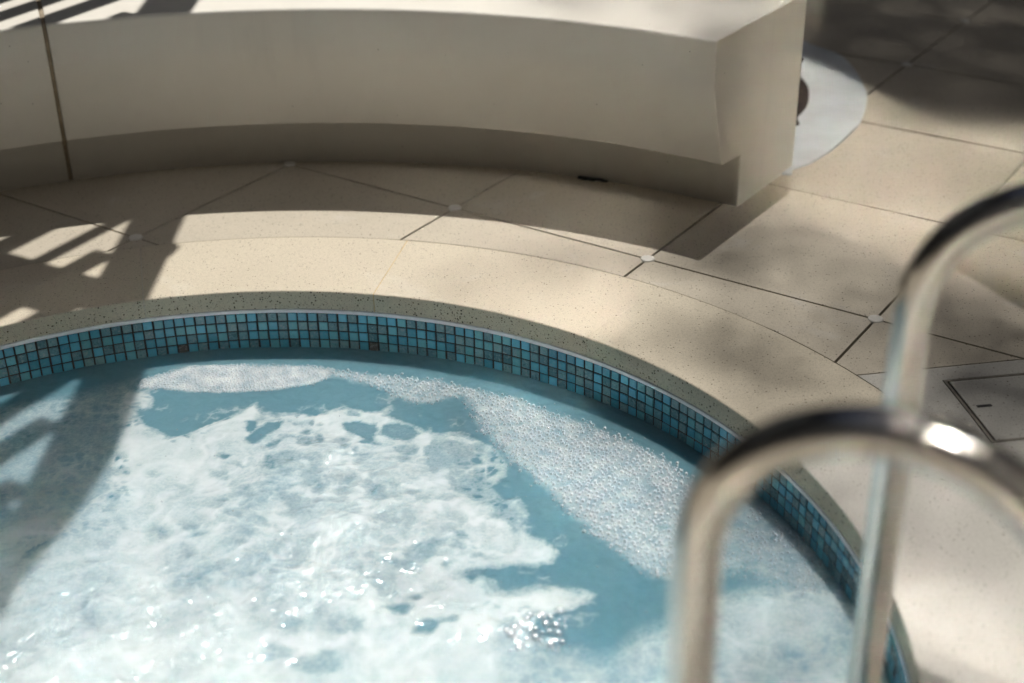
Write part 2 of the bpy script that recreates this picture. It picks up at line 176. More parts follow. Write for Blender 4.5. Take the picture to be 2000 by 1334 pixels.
def link_mesh(name, me, mat=None, parent=None):
    o = bpy.data.objects.new(name, me)
    COL.objects.link(o)
    if mat is not None:
        for m in (mat if isinstance(mat, (list, tuple)) else [mat]):
            me.materials.append(m)
    if parent is not None:
        o.parent = parent
        o.matrix_parent_inverse = Matrix.Translation(-Vector(parent.location))
    return o

def bm_obj(name, bm, mat=None, parent=None, smooth=False):
    me = bpy.data.meshes.new(name)
    bm.normal_update()
    bm.to_mesh(me)
    bm.free()
    if smooth:
        for p in me.polygons: p.use_smooth = True
    return link_mesh(name, me, mat, parent)

def pol(r, deg, z=0.0):
    a = math.radians(deg)
    return Vector((TUB.x + r * math.cos(a), TUB.y + r * math.sin(a), z))

def sweep_ring(bm, prof, a0, a1, n, closed=False, caps=True, mats=None, bevel=0.0, smooth_prof=True):
    """sweep a profile [(r, z), ...] round the tub's centre from angle a0 to a1"""
    rings = []
    for i in range(n if closed else n + 1):
        a = a0 + (a1 - a0) * i / n
        rings.append([bm.verts.new(pol(r, a, z)) for r, z in prof])
    m = len(prof)
    for i in range(n):
        A, B = rings[i], rings[(i + 1) % len(rings)]
        for j in range(m):
            k = (j + 1) % m
            f = bm.faces.new((A[j], A[k], B[k], B[j]))
            f.smooth = True
            if mats: f.material_index = mats[j]
    cap = []
    if caps and not closed:
        cap.append(bm.faces.new(list(reversed(rings[0]))))
        cap.append(bm.faces.new(rings[-1]))
    bmesh.ops.recalc_face_normals(bm, faces=bm.faces[:])
    if bevel and cap:
        ed = list({e for f in cap for e in f.edges})
        bmesh.ops.bevel(bm, geom=ed, offset=bevel, segments=2, profile=0.6, affect='EDGES', clamp_overlap=True)
    return bm

def round_profile(pts, radii, seg=4):
    """round the corners of a closed (r, z) polygon"""
    out = []
    n = len(pts)
    for i in range(n):
        p = Vector(pts[i]); a = Vector(pts[i - 1]) - p; b = Vector(pts[(i + 1) % n]) - p
        rr = radii[i]
        if rr <= 0:
            out.append(tuple(p)); continue
        a.normalize(); b.normalize()
        p0, p1 = p + a * rr, p + b * rr
        for s in range(seg + 1):
            t = s / seg
            q = p0 * (1 - t) ** 2 + p * 2 * t * (1 - t) + p1 * t ** 2
            out.append(tuple(q))
    return out

def prism(bm, pts, z0, z1):
    lo = [bm.verts.new((x, y, z0)) for x, y in pts]
    hi = [bm.verts.new((x, y, z1)) for x, y in pts]
    n = len(pts)
    bm.faces.new(list(reversed(lo))); bm.faces.new(hi)
    for i in range(n):
        bm.faces.new((lo[i], lo[(i + 1) % n], hi[(i + 1) % n], hi[i]))

def box(bm, c, ax, ay, az, sx, sy, sz):
    vs = []
    for dz in (-1, 1):
        for dx, dy in ((-1, -1), (1, -1), (1, 1), (-1, 1)):
            vs.append(bm.verts.new(Vector(c) + Vector(ax) * (dx * sx / 2) + Vector(ay) * (dy * sy / 2) + Vector(az) * (dz * sz / 2)))
    for q in ((3, 2, 1, 0), (4, 5, 6, 7), (0, 1, 5, 4), (1, 2, 6, 5), (2, 3, 7, 6), (3, 0, 4, 7)):
        bm.faces.new([vs[i] for i in q])

def tube(bm, path, rad, seg=24, cap=True):
    rings = []
    up = None
    for i, p in enumerate(path):
        t = (Vector(path[min(i + 1, len(path) - 1)]) - Vector(path[max(i - 1, 0)])).normalized()
        if up is None:
            up = t.orthogonal().normalized()
        up = (up - t * up.dot(t)).normalized()
        sd = t.cross(up)
        rings.append([bm.verts.new(Vector(p) + (up * math.cos(2 * math.pi * k / seg) + sd * math.sin(2 * math.pi * k / seg)) * rad) for k in range(seg)])
    for A, B in zip(rings[:-1], rings[1:]):
        for k in range(seg):
            f = bm.faces.new((A[k], A[(k + 1) % seg], B[(k + 1) % seg], B[k])); f.smooth = True
    if cap:
        bm.faces.new(list(reversed(rings[0]))); bm.faces.new(rings[-1])

def smooth_closed(pts, per=6):
    """Catmull-Rom through a closed loop"""
    n = len(pts); out = []
    for i in range(n):
        p0, p1, p2, p3 = (Vector(pts[(i + k) % n]) for k in (-1, 0, 1, 2))
        for s in range(per):
            t = s / per
            out.append(tuple(0.5 * ((2 * p1) + (p2 - p0) * t + (2 * p0 - 5 * p1 + 4 * p2 - p3) * t * t + (3 * p1 - p0 - 3 * p2 + p3) * t ** 3)))
    return out

# ------------------------------------------------------------------ node helper
class NT:
    def __init__(self, name):
        self.mat = bpy.data.materials.new(name)
        self.mat.use_nodes = True
        self.t = self.mat.node_tree
        self.t.nodes.clear()
        self.out = self.t.nodes.new("ShaderNodeOutputMaterial")
    def n(self, kind, **kw):
        nd = self.t.nodes.new("ShaderNode" + kind)
        for k, v in kw.items():
            if k.startswith("i_"):
                nd.inputs[k[2:].replace("__", " ")].default_value = v
            else:
                setattr(nd, k, v)
        return nd
    def l(self, a, b): self.t.links.new(a, b)
    def val(self, sock, x):
        if hasattr(x, "is_output") or hasattr(x, "links"): self.l(x, sock)
        else: sock.default_value = x
    def math(self, op, a, b=0.0, c=None, clamp=False):
        nd = self.n("Math", operation=op); nd.use_clamp = clamp
        self.val(nd.inputs[0], a); self.val(nd.inputs[1], b)
        if c is not None: self.val(nd.inputs[2], c)
        return nd.outputs[0]
    def mix(self, fac, a, b, blend='MIX'):
        nd = self.n("Mix", data_type='RGBA', blend_type=blend)
        self.val(nd.inputs[0], fac)
        for s, x in ((nd.inputs[6], a), (nd.inputs[7], b)):
            if isinstance(x, tuple): s.default_value = (*x, 1.0) if len(x) == 3 else x
            else: self.l(x, s)
        return nd.outputs[2]
    def ramp(self, x, lo, hi, a=0.0, b=1.0, smooth=True):
        nd = self.n("MapRange", interpolation_type='SMOOTHSTEP' if smooth else 'LINEAR')
        self.val(nd.inputs["Value"], x)
        nd.inputs["From Min"].default_value = lo; nd.inputs["From Max"].default_value = hi
        nd.inputs["To Min"].default_value = a; nd.inputs["To Max"].default_value = b
        return nd.outputs["Result"]
    def pos(self):
        return self.n("NewGeometry").outputs["Position"]
    def noise(self, vec, scale, detail=3.0, rough=0.5, dist=0.0, w=None):
        nd = self.n("TexNoise")
        if w is not None:
            nd.noise_dimensions = '4D'; self.val(nd.inputs["W"], w)
        self.l(vec, nd.inputs["Vector"])
        nd.inputs["Scale"].default_value = scale; nd.inputs["Detail"].default_value = detail
        nd.inputs["Roughness"].default_value = rough; nd.inputs["Distortion"].default_value = dist
        return nd.outputs["Fac"]
    def voro(self, vec, scale, feature='F1'):
        nd = self.n("TexVoronoi", feature=feature)
        self.l(vec, nd.inputs["Vector"]); nd.inputs["Scale"].default_value = scale
        return nd
    def bump(self, h, strength, dist):
        nd = self.n("Bump"); self.l(h, nd.inputs["Height"])
        nd.inputs["Strength"].default_value = strength; nd.inputs["Distance"].default_value = dist
        return nd.outputs[0]
    def principled(self, color, rough=0.5, metal=0.0, spec=0.5, normal=None, **kw):
        p = self.n("BsdfPrincipled")
        s = p.inputs["Base Color"]
        if isinstance(color, tuple): s.default_value = (*color, 1.0)
        else: self.l(color, s)
        self.val(p.inputs["Roughness"], rough); self.val(p.inputs["Metallic"], metal)
        p.inputs["Specular IOR Level"].default_value = spec
        if normal is not None: self.l(normal, p.inputs["Normal"])
        for k, v in kw.items(): self.val(p.inputs[k.replace("_", " ")], v)
        return p
    def done(self, shader):
        self.l(shader, self.out.inputs["Surface"]); return self.mat

def stone(name, base, dark, pale, speck=0.22, speck_scale=400.0, chips=0.0, tone=0.0, mottle=0.10, rough=0.75):
    """honed stone agglomerate: fine grain, dark specks, soft pale bloom"""
    m = NT(name); p = m.pos()
    grain = m.noise(p, 520.0, 2.0, 0.6)
    col = m.mix(m.ramp(grain, 0.30, 0.70), tuple(c * 0.86 for c in base), tuple(min(1, c * 1.10) for c in base))
    g2 = m.noise(p, 150.0, 3.0, 0.6)
    col = m.mix(m.ramp(g2, 0.35, 0.68, 0.0, 0.30), col, tuple(c * 0.62 for c in base))
    big = m.noise(p, 2.6, 5.0, 0.6, 0.4)
    col = m.mix(m.ramp(big, 0.35, 0.68, 0.0, mottle * 4), col, tuple(c * 0.80 for c in base))
    bl = m.noise(p, 4.3, 6.0, 0.62, 0.8)
    col = m.mix(m.ramp(bl, 0.56, 0.74, 0.0, 0.42), col, pale)
    if tone:
        uv = m.n("SeparateXYZ"); m.l(p, uv.inputs[0])
        dx = m.math('SUBTRACT', uv.outputs[0], GRID_O.x); dy = m.math('SUBTRACT', uv.outputs[1], GRID_O.y)
        cu = m.math('FLOOR', m.math('DIVIDE', m.math('ADD', m.math('MULTIPLY', dx, GRID_U.x), m.math('MULTIPLY', dy, GRID_U.y)), PAVER))
        cv = m.math('FLOOR', m.math('DIVIDE', m.math('ADD', m.math('MULTIPLY', dx, GRID_V.x), m.math('MULTIPLY', dy, GRID_V.y)), PAVER))
        cx = m.n("CombineXYZ"); m.l(cu, cx.inputs[0]); m.l(cv, cx.inputs[1])
        wn_ = m.n("TexWhiteNoise"); m.l(cx.outputs[0], wn_.inputs[0])
        col = m.mix(m.math('MULTIPLY', wn_.outputs["Value"], tone), col, tuple(c * 0.72 for c in base))
    for sc, th, k in ((speck_scale, speck, 0.75), (speck_scale * 0.43, speck * 0.45, 0.8)):
        v = m.voro(p, sc)
        sel = m.n("SeparateColor"); m.l(v.outputs["Color"], sel.inputs[0])
        on = m.math('LESS_THAN', sel.outputs[0], th)
        sh = m.ramp(v.outputs["Distance"], 0.22, 0.42, 1.0, 0.0)
        amt = m.math('MULTIPLY', m.math('MULTIPLY', on, sh), m.math('MULTIPLY_ADD', sel.outputs[1], 0.6, k - 0.38))
        col = m.mix(amt, col, dark)
    if chips:
        v = m.voro(p, 170.0)
        sel = m.n("SeparateColor"); m.l(v.outputs["Color"], sel.inputs[0])
        on = m.math('LESS_THAN', sel.outputs[0], chips)
        sh = m.ramp(v.outputs["Distance"], 0.25, 0.45, 1.0, 0.0)
        col = m.mix(m.math('MULTIPLY', on, sh), col, m.mix(sel.outputs[2], (0.02, 0.018, 0.015), (0.12, 0.09, 0.06)))
    b = m.bump(m.math('ADD', m.math('MULTIPLY', grain, 0.5), m.noise(p, 90.0, 4.0)), 0.25, 0.0012)
    return m.done(m.principled(col, rough, spec=0.35, normal=b).outputs[0])

def simple(name, color, rough=0.5, metal=0.0, noise=0.0, scale=20.0, bump=0.0):
    m = NT(name); p = m.pos()
    col = color; nrm = None
    if noise:
        f = m.noise(p, scale, 5.0, 0.6)
        col = m.mix(m.ramp(f, 0.3, 0.7), tuple(c * (1 - noise) for c in color), tuple(min(1, c * (1 + noise)) for c in color))
    if bump:
        nrm = m.bump(m.noise(p, scale * 6, 4.0), 0.5, bump)
    return m.done(m.principled(col, rough, metal, normal=nrm).outputs[0])

M_PAVER = stone("paver_stone", (0.565, 0.51, 0.42), (0.09, 0.07, 0.05), (0.62, 0.61, 0.60), tone=0.50, mottle=0.14)
M_SLAB = stone("slab_stone", (0.53, 0.515, 0.475), (0.14, 0.11, 0.08), (0.57, 0.56, 0.54), mottle=0.10, speck=0.18)
M_COPE = stone("coping_stone", (0.595, 0.535, 0.43), (0.12, 0.09, 0.06), (0.64, 0.61, 0.54), mottle=0.07)
M_COPEFACE = stone("coping_edge_stone", (0.60, 0.555, 0.44), (0.02, 0.018, 0.014), (0.62, 0.59, 0.50), speck=0.28, speck_scale=330.0, chips=0.12, mottle=0.08)

def concrete_mat():
    m = NT("smooth_cast_concrete"); p = m.pos()
    a = m.noise(p, 1.7, 5.0, 0.55, 0.6)
    col = m.mix(m.ramp(a, 0.3, 0.7), (0.71, 0.68, 0.615), (0.765, 0.74, 0.68))
    st = m.n("Mapping"); m.l(p, st.inputs[0]); st.inputs["Scale"].default_value = (9.0, 9.0, 1.2)
    s = m.noise(st.outputs[0], 1.0, 6.0, 0.65)
    col = m.mix(m.ramp(s, 0.54, 0.76, 0.0, 0.22), col, (0.58, 0.56, 0.51))
    v = m.voro(p, 55.0)
    sel = m.n("SeparateColor"); m.l(v.outputs["Color"], sel.inputs[0])
    pit = m.math('MULTIPLY', m.math('LESS_THAN', sel.outputs[0], 0.045), m.ramp(v.outputs["Distance"], 0.06, 0.13, 1.0, 0.0))
    col = m.mix(m.math('MULTIPLY', pit, 0.75), col, (0.16, 0.14, 0.11))
    f = m.noise(p, 240.0, 3.0)
    b = m.bump(m.math('SUBTRACT', m.math('MULTIPLY', f, 0.4), pit), 0.3, 0.0015)
    return m.done(m.principled(col, m.ramp(a, 0.3, 0.7, 0.42, 0.58), spec=0.4, normal=b).outputs[0])
M_CONC = concrete_mat()
M_SEAL = simple("joint_sealant", (0.33, 0.27, 0.19), 0.7, noise=0.2, scale=30)
M_GROUT = simple("pale_grout", (0.52, 0.50, 0.46), 0.9, noise=0.15, scale=60)
M_GROUT_OLD = simple("yellowed_grout", (0.55, 0.43, 0.24), 0.9, noise=0.15, scale=60)
M_DARK = simple("dark_subbase", (0.055, 0.045, 0.035), 0.95, noise=0.3, scale=40)
M_TRIM = simple("pale_trim", (0.80, 0.84, 0.88), 0.35, noise=0.05, scale=30)
M_DISC = simple("pedestal_cap", (0.68, 0.66, 0.62), 0.45, noise=0.05, scale=60)
M_RING = simple("pale_render", (0.53, 0.56, 0.58), 0.55, noise=0.09, scale=5, bump=0.0008)
M_SOIL = simple("dark_mulch", (0.035, 0.022, 0.016), 0.95, noise=0.5, scale=60, bump=0.01)
M_STEEL_DARK = simple("cover_frame_steel", (0.26, 0.24, 0.21), 0.45, 0.6, noise=0.15, scale=40)
M_BLACK = simple("flat_black", (0.02, 0.02, 0.022), 0.7)
M_GROUTDARK = simple("dark_tile_grout", (0.035, 0.038, 0.035), 0.85, noise=0.25, scale=90)
M_POOLWALL = simple("pool_plaster", (0.55, 0.66, 0.68), 0.8, noise=0.05, scale=12)
M_TIMBER = simple("blue_grey_painted_timber", (0.17, 0.20, 0.24), 0.6, noise=0.08, scale=8)
M_SAIL = simple("shade_sail_cloth", (0.35, 0.36, 0.38), 0.85, noise=0.05, scale=20)

def chrome():
    m = NT("polished_steel"); p = m.pos()
    st = m.n("Mapping"); m.l(p, st.inputs[0]); st.inputs["Scale"].default_value = (60, 60, 60)
    f = m.noise(st.outputs[0], 1.0, 4.0, 0.6)
    return m.done(m.principled((0.60, 0.575, 0.54), m.ramp(f, 0.3, 0.7, 0.15, 0.24), 1.0).outputs[0])
M_CHROME = chrome()

def tile_mat():
    m = NT("glass_mosaic"); p = m.pos()
    a = m.n("Attribute", attribute_name="tile_col"); i = m.n("Attribute", attribute_name="tile_id")
    w = m.math('MULTIPLY', i.outputs["Fac"], 37.0)
    f = m.noise(p, 75.0, 3.0, 0.55, 2.2, w=w)
    sw = m.ramp(f, 0.36, 0.64, -1.0, 1.0)
    amt = m.math('MULTIPLY', i.outputs["Alpha"], 1.0)
    k = m.n("Attribute", attribute_name="tile_swirl")
    light = m.mix(m.math('MULTIPLY', m.ramp(f, 0.50, 0.66), k.outputs["Fac"]), a.outputs["Color"], (0.30, 0.40, 0.41))
    col = m.mix(m.math('MULTIPLY', m.ramp(f, 0.46, 0.32), k.outputs["Fac"]), light, (0.045, 0.12, 0.14))
    return m.done(m.principled(col, 0.16, spec=0.55, Coat_Weight=0.3, Coat_Roughness=0.05).outputs[0])
M_TILE = tile_mat()

def water_mat():
    m = NT("aerated_pool_water"); p = m.pos()
    fo = m.n("Attribute", attribute_name="foam").outputs["Fac"]
    sp = m.n("Attribute", attribute_name="chop").outputs["Fac"]
    fine = m.noise(p, 170.0, 4.0, 0.65)
    med = m.noise(p, 46.0, 5.0, 0.62, 1.2)
    edge = m.math('MULTIPLY', m.ramp(fo, 0.02, 0.30), m.ramp(fo, 1.05, 0.55))          # only broken films get grainy
    d = m.math('ADD', fo, m.math('MULTIPLY', m.math('MULTIPLY', m.math('SUBTRACT', fine, 0.5), edge), 0.65))
    d = m.math('ADD', d, m.math('MULTIPLY', m.math('MULTIPLY', m.math('SUBTRACT', med, 0.5), edge), 0.45))
    fac = m.ramp(d, 0.06, 1.0, smooth=False)
    wcol = m.mix(m.ramp(med, 0.3, 0.7), WATER_A, WATER_B)
    h = m.math('ADD', m.noise(p, 19.0, 1.0, 0.4, 0.7), m.math('MULTIPLY', m.noise(p, 62.0, 1.0, 0.5), 0.13))
    nb = m.bump(m.math('MULTIPLY', h, sp), 1.0, 0.026)
    wat = m.principled(wcol, 0.07, spec=0.5, normal=nb)
    wat.inputs["IOR"].default_value = 1.333
    wat.inputs["Subsurface Weight"].default_value = 1.0
    wat.inputs["Subsurface Radius"].default_value = (0.6, 0.9, 1.0)
    wat.inputs["Subsurface Scale"].default_value = 0.12
    fb = m.bump(m.math('ADD', m.math('MULTIPLY', fine, 0.4), med), 0.10, 0.002)
    foam = m.principled(FOAM_COL, 0.6, spec=0.2, normal=fb, Coat_Weight=1.0, Coat_Roughness=0.085)
    foam.inputs["Coat IOR"].default_value = 1.33
    m.l(nb, foam.inputs["Coat Normal"])
    foam.inputs["Subsurface Weight"].default_value = 0.6
    foam.inputs["Subsurface Radius"].default_value = (0.85, 0.95, 1.0)
    foam.inputs["Subsurface Scale"].default_value = 0.22
    mx = m.n("MixShader"); m.l(fac, mx.inputs[0]); m.l(wat.outputs[0], mx.inputs[1]); m.l(foam.outputs[0], mx.inputs[2])
    return m.done(mx.outputs[0])
WATER_A, WATER_B, FOAM_COL = (0.098, 0.21, 0.262), (0.108, 0.225, 0.28), (0.485, 0.56, 0.585)
M_WATER = water_mat()

def bubble_mat():
    m = NT("bubble_film")
    tr = m.n("BsdfTransparent"); tr.inputs[0].default_value = (0.97, 0.98, 0.99, 1)
    gl = m.n("BsdfGlossy"); gl.inputs["Roughness"].default_value = 0.22; gl.inputs[0].default_value = (1, 0.97, 0.98, 1)
    df = m.n("BsdfDiffuse"); df.inputs[0].default_value = (0.86, 0.88, 0.89, 1)
    lw = m.n("LayerWeight"); lw.inputs[0].default_value = 0.42
    rim = m.math('MULTIPLY_ADD', m.math('POWER', lw.outputs["Facing"], 3.0), 0.38, 0.02)
    a = m.n("MixShader"); m.l(rim, a.inputs[0]); m.l(tr.outputs[0], a.inputs[1]); m.l(df.outputs[0], a.inputs[2])
    b = m.n("MixShader"); b.inputs[0].default_value = 0.30; m.l(a.outputs[0], b.inputs[1]); m.l(gl.outputs[0], b.inputs[2])
    return m.done(b.outputs[0])
M_BUBBLE = bubble_mat()

def leaf_mat(name, c0, c1):
    m = NT(name)
    oi = m.n("Attribute", attribute_name="leaf_tone").outputs["Fac"]
    col = m.mix(oi, c0, c1)
    return m.done(m.principled(col, 0.5, spec=0.3).outputs[0])
M_LEAF = leaf_mat("tree_leaf", (0.045, 0.075, 0.02), (0.09, 0.12, 0.035))
M_REDLEAF = leaf_mat("red_leaf", (0.035, 0.012, 0.014), (0.10, 0.03, 0.028))
M_BARK = simple("bark", (0.16, 0.12, 0.09), 0.9, noise=0.3, scale=12, bump=0.01)

# ------------------------------------------------------------------ ground and deck
bm = bmesh.new()
hole = [pol(1.40, 360 * i / 96) for i in range(96)]
outer = [bm.verts.new((TUB.x + 60 * math.cos(2 * math.pi * i / 96), TUB.y + 60 * math.sin(2 * math.pi * i / 96), -0.052)) for i in range(96)]
inner = [bm.verts.new((p.x, p.y, -0.052)) for p in hole]
for i in range(96):
    bm.faces.new((inner[i], outer[i], outer[(i + 1) % 96], inner[(i + 1) % 96]))
tag(bm_obj("ground", bm, M_DARK), kind="structure")

def grid_pt(u, v):
    q = GRID_O + GRID_U * (u * PAVER) + GRID_V * (v * PAVER)
    return (q.x, q.y)

GAP = 0.0034 / PAVER
bm = bmesh.new()
for u in range(-7, 10):
    for v in range(-9, 9):
        prism(bm, [grid_pt(u + GAP, v + GAP), grid_pt(u + GAP, v + 1 - GAP), grid_pt(u + 1 - GAP, v + 1 - GAP), grid_pt(u + 1 - GAP, v + GAP)], -0.045, 0.0)
bmesh.ops.recalc_face_normals(bm, faces=bm.faces[:])
deck_raw = bm_obj("deck_raw", bm, M_PAVER)
L1a, L1b = (0.737, 2.643), (3.2, 3.004)                       # cut line above the access cover
L2a, L2b = (0.90, 2.366), (3.2, 2.53)
bm = bmesh.new()
prism(bm, [pol(R_OUT + (0.0022 if 27 < 360 * i / 192 < 40 or 57 < 360 * i / 192 < 79 else 0.0007), 360 * i / 192).xy[:] for i in range(192)], -0.2, 0.2)
cutter1 = bm_obj("cut_a", bm)
bm = bmesh.new()
prism(bm, [(-0.2, 2.506), L1a, L1b, (3.2, -1.5), (-0.2, -1.5)], -0.2, 0.2)
bmesh.ops.recalc_face_normals(bm, faces=bm.faces[:])
cutter2 = bm_obj("cut_b", bm)

def boolean(raw, cutters, name, mat):
    for c in cutters:
        md = raw.modifiers.new("b", 'BOOLEAN'); md.operation = 'DIFFERENCE'; md.solver = 'EXACT'; md.object = c
    dg = bpy.context.evaluated_depsgraph_get()
    me = bpy.data.meshes.new_from_object(raw.evaluated_get(dg))
    me.name = name
    bpy.data.objects.remove(raw)
    me.materials.clear()
    for p in me.polygons: p.material_index = 0
    return link_mesh(name, me, mat)

deck = tag(boolean(deck_raw, [cutter1, cutter2], "deck", M_PAVER), kind="structure")
# plain slabs on the right, one strip round the access cover and one long slab below it
bm = bmesh.new()
g = 0.004
prism(bm, [(0.2, 2.56 - g), (L1a[0], L1a[1] - g), (L1b[0], L1b[1] - g), L2b, (0.93, 2.368), (0.2, 2.31)], -0.045, 0.0)
bmesh.ops.recalc_face_normals(bm, faces=bm.faces[:])
strip_raw = bm_obj("strip_raw", bm, M_PAVER)
HA = Vector((0.918, 2.612)); hx = Vector((math.cos(math.radians(7.4)), math.sin(math.radians(7.4)))); hy = Vector((hx.y, -hx.x))
HW, HH = 0.42, 0.243
rect = lambda e: [tuple(HA - hx * e - hy * e), tuple(HA + hx * (HW + e) - hy * e), tuple(HA + hx * (HW + e) + hy * (HH + e)), tuple(HA - hx * e + hy * (HH + e))]
bm = bmesh.new(); prism(bm, rect(0.002), -0.2, 0.2); bmesh.ops.recalc_face_normals(bm, faces=bm.faces[:]); cutter3 = bm_obj("cut_c", bm)
tag(boolean(strip_raw, [cutter1, cutter3], "path", M_SLAB), kind="structure")
bm = bmesh.new()
prism(bm, [(0.2, 2.31 - 0.0006), (0.93, 2.368 - 0.0006), (L2b[0], L2b[1] - 0.004), (3.2, -1.5), (-0.2, -1.5), (-0.2, 2.2)], -0.045, 0.0)
bmesh.ops.recalc_face_normals(bm, faces=bm.faces[:])
slab_raw = bm_obj("slab_raw", bm, M_SLAB)
tag(boolean(slab_raw, [cutter1], "pavement", M_SLAB), kind="structure")
for c in (cutter1, cutter2, cutter3): bpy.data.objects.remove(c)

# access cover
cov = empty("access_cover", (HA.x, HA.y, 0), "stone faced square access cover in a dark metal rim, right of the handrail", "access cover")
bm = bmesh.new()
def rim(bm, o, i, z0, z1):
    O = rect(o); I = rect(i)
    for z in (z0, z1): pass
    vo0 = [bm.verts.new((*p, z0)) for p in O]; vo1 = [bm.verts.new((*p, z1)) for p in O]
    vi0 = [bm.verts.new((*p, z0)) for p in I]; vi1 = [bm.verts.new((*p, z1)) for p in I]
    for k in range(4):
        j = (k + 1) % 4
        bm.faces.new((vo1[k], vo1[j], vi1[j], vi1[k])); bm.faces.new((vo0[j], vo0[k], vi0[k], vi0[j]))
        bm.faces.new((vo0[k], vo0[j], vo1[j], vo1[k])); bm.faces.new((vi0[j], vi0[k], vi1[k], vi1[j]))
    bmesh.ops.recalc_face_normals(bm, faces=bm.faces[:])
rim(bm, 0.0, -0.0055, -0.045, 0.0006)
bm_obj("rim", bm, M_STEEL_DARK, cov)
bm = bmesh.new(); pr_ = rect(-0.0068); pr_[0] = tuple(Vector(pr_[0]) + hx * 0.004); pr_[3] = tuple(Vector(pr_[3]) + hx * 0.004); prism(bm, pr_, -0.045, 0.0); bmesh.ops.recalc_face_normals(bm, faces=bm.faces[:])
bm_obj("panel", bm, M_SLAB, cov)
bm = bmesh.new()
sp = HA + hx * 0.042 + hy * 0.112
box(bm, (sp.x, sp.y, 0.0005), (*hx, 0), (*hy, 0), (0, 0, 1), 0.032, 0.008, 0.002)
bmesh.ops.bevel(bm, geom=bm.edges[:], offset=0.0006, segments=1, affect='EDGES')
bm_obj("lift_slot", bm, M_BLACK, cov)

# pedestal caps where four pavers meet
DISCS = {(1, 0): "round pale cap at the paver joint nearest the middle of the bench",
         (2, 0): "round pale cap between the bench end and the sunlit coping",
         (3, 0): "round pale cap left of the farther handrail leg",
         (0, 1): "round pale cap in the slatted shade left of the sunlit coping",
         (2, -3): "round pale cap on the dark paving nearest the planter tip",
         (2, -4): "round pale cap on the dark paving in the far top corner",
         (0, 0): "round pale cap in the shade touching the bench foot",
         (3, -1): "round pale cap on the paving behind the bend of the farther handrail"}
proto = None
for (u, v), lab in DISCS.items():
    x, y = grid_pt(u, v)
    if proto is None:
        bm = bmesh.new()
        prof = [(0.0, 0.0042), (0.0150, 0.0040), (0.0170, 0.0032), (0.0182, 0.0012), (0.0182, -0.03)]
        rings = []
        for r, z in prof[1:]:
            rings.append([bm.verts.new((r * math.cos(2 * math.pi * k / 40), r * math.sin(2 * math.pi * k / 40), z)) for k in range(40)])
        bm.faces.new(rings[0])
        for A, B in zip(rings[:-1], rings[1:]):
            for k in range(40): bm.faces.new((A[k], B[k], B[(k + 1) % 40], A[(k + 1) % 40]))
        bmesh.ops.recalc_face_normals(bm, faces=bm.faces[:])
        proto = bm_obj("paver_cap", bm, M_DISC); o = proto
    else:
        o = proto.copy(); COL.objects.link(o)
    o.location = (x, y, 0)
    tag(o, lab, "paver cap", "round caps at the paver corners")

# ------------------------------------------------------------------ planter surround behind the bench
ring = empty("planter", (0.2, 4.6, 0), "flat pale rendered surround of a planting bed behind the bench end", "planter")
back_arc = [tuple(pol(2.38, a).xy) for a in range(60, 120, 6)]
out_loop = RING_OUTER + back_arc + [(-2.4, 4.6), (-1.6, 5.3), (-0.4, 5.62), (0.5, 5.45)]
in_loop = RING_INNER + [(0.55, 4.30), (-0.2, 4.55), (-1.2, 4.5), (-1.6, 4.8), (-0.6, 5.1), (0.4, 5.05), (0.78, 4.86)]
bm = bmesh.new()
O = smooth_closed(out_loop, 6); I = smooth_closed(in_loop, 6)
vo = [bm.verts.new((*p, 0.006)) for p in O]; vi = [bm.verts.new((*p, 0.006)) for p in I]
eo = [bm.edges.new((vo[i], vo[(i + 1) % len(vo)])) for i in range(len(vo))]
ei = [bm.edges.new((vi[i], vi[(i + 1) % len(vi)])) for i in range(len(vi))]
bmesh.ops.triangle_fill(bm, edges=eo + ei, use_beauty=True)
ex = bmesh.ops.extrude_edge_only(bm, edges=eo + ei)
for v in [e for e in ex["geom"] if isinstance(e, bmesh.types.BMVert)]: v.co.z = -0.04
bmesh.ops.recalc_face_normals(bm, faces=bm.faces[:])
bm_obj("surround", bm, M_RING, ring)
bm = bmesh.new()
f = bm.faces.new([bm.verts.new((*p, 0.0035)) for p in I]); bmesh.ops.triangulate(bm, faces=[f])
bmesh.ops.recalc_face_normals(bm, faces=bm.faces[:])
bm_obj("soil", bm, M_SOIL, ring)

def leaf_cards(name, mat, pts, size_lo, size_hi, parent=None, flat=0.5):
    n = len(pts); V = np.zeros((n * 4, 3)); tone = np.repeat(rng.random(n), 4)
    a = rng.random(n) * 2 * np.pi; tilt = rng.normal(0, flat, n); tilt2 = rng.normal(0, flat, n)
    s = rng.uniform(size_lo, size_hi, n)
    ux = np.c_[np.cos(a), np.sin(a), np.tan(np.clip(tilt, -1.2, 1.2))]; ux /= np.linalg.norm(ux, axis=1)[:, None]
    uy = np.c_[-np.sin(a), np.cos(a), np.tan(np.clip(tilt2, -1.2, 1.2))]; uy /= np.linalg.norm(uy, axis=1)[:, None]
    V[0::4] = pts - ux * s[:, None] * 0.5
    V[1::4] = pts - uy * s[:, None] * 0.28
    V[2::4] = pts + ux * s[:, None] * 0.5
    V[3::4] = pts + uy * s[:, None] * 0.28
    me = bpy.data.meshes.new(name)
    me.vertices.add(n * 4); me.vertices.foreach_set("co", V.ravel())
    me.loops.add(n * 4); me.loops.foreach_set("vertex_index", np.arange(n * 4))
    me.polygons.add(n); me.polygons.foreach_set("loop_start", np.arange(0, n * 4, 4)); me.polygons.foreach_set("loop_total", np.full(n, 4))
    me.update()
    at = me.attributes.new("leaf_tone", 'FLOAT', 'POINT'); at.data.foreach_set("value", tone)
    return link_mesh(name, me, mat, parent)

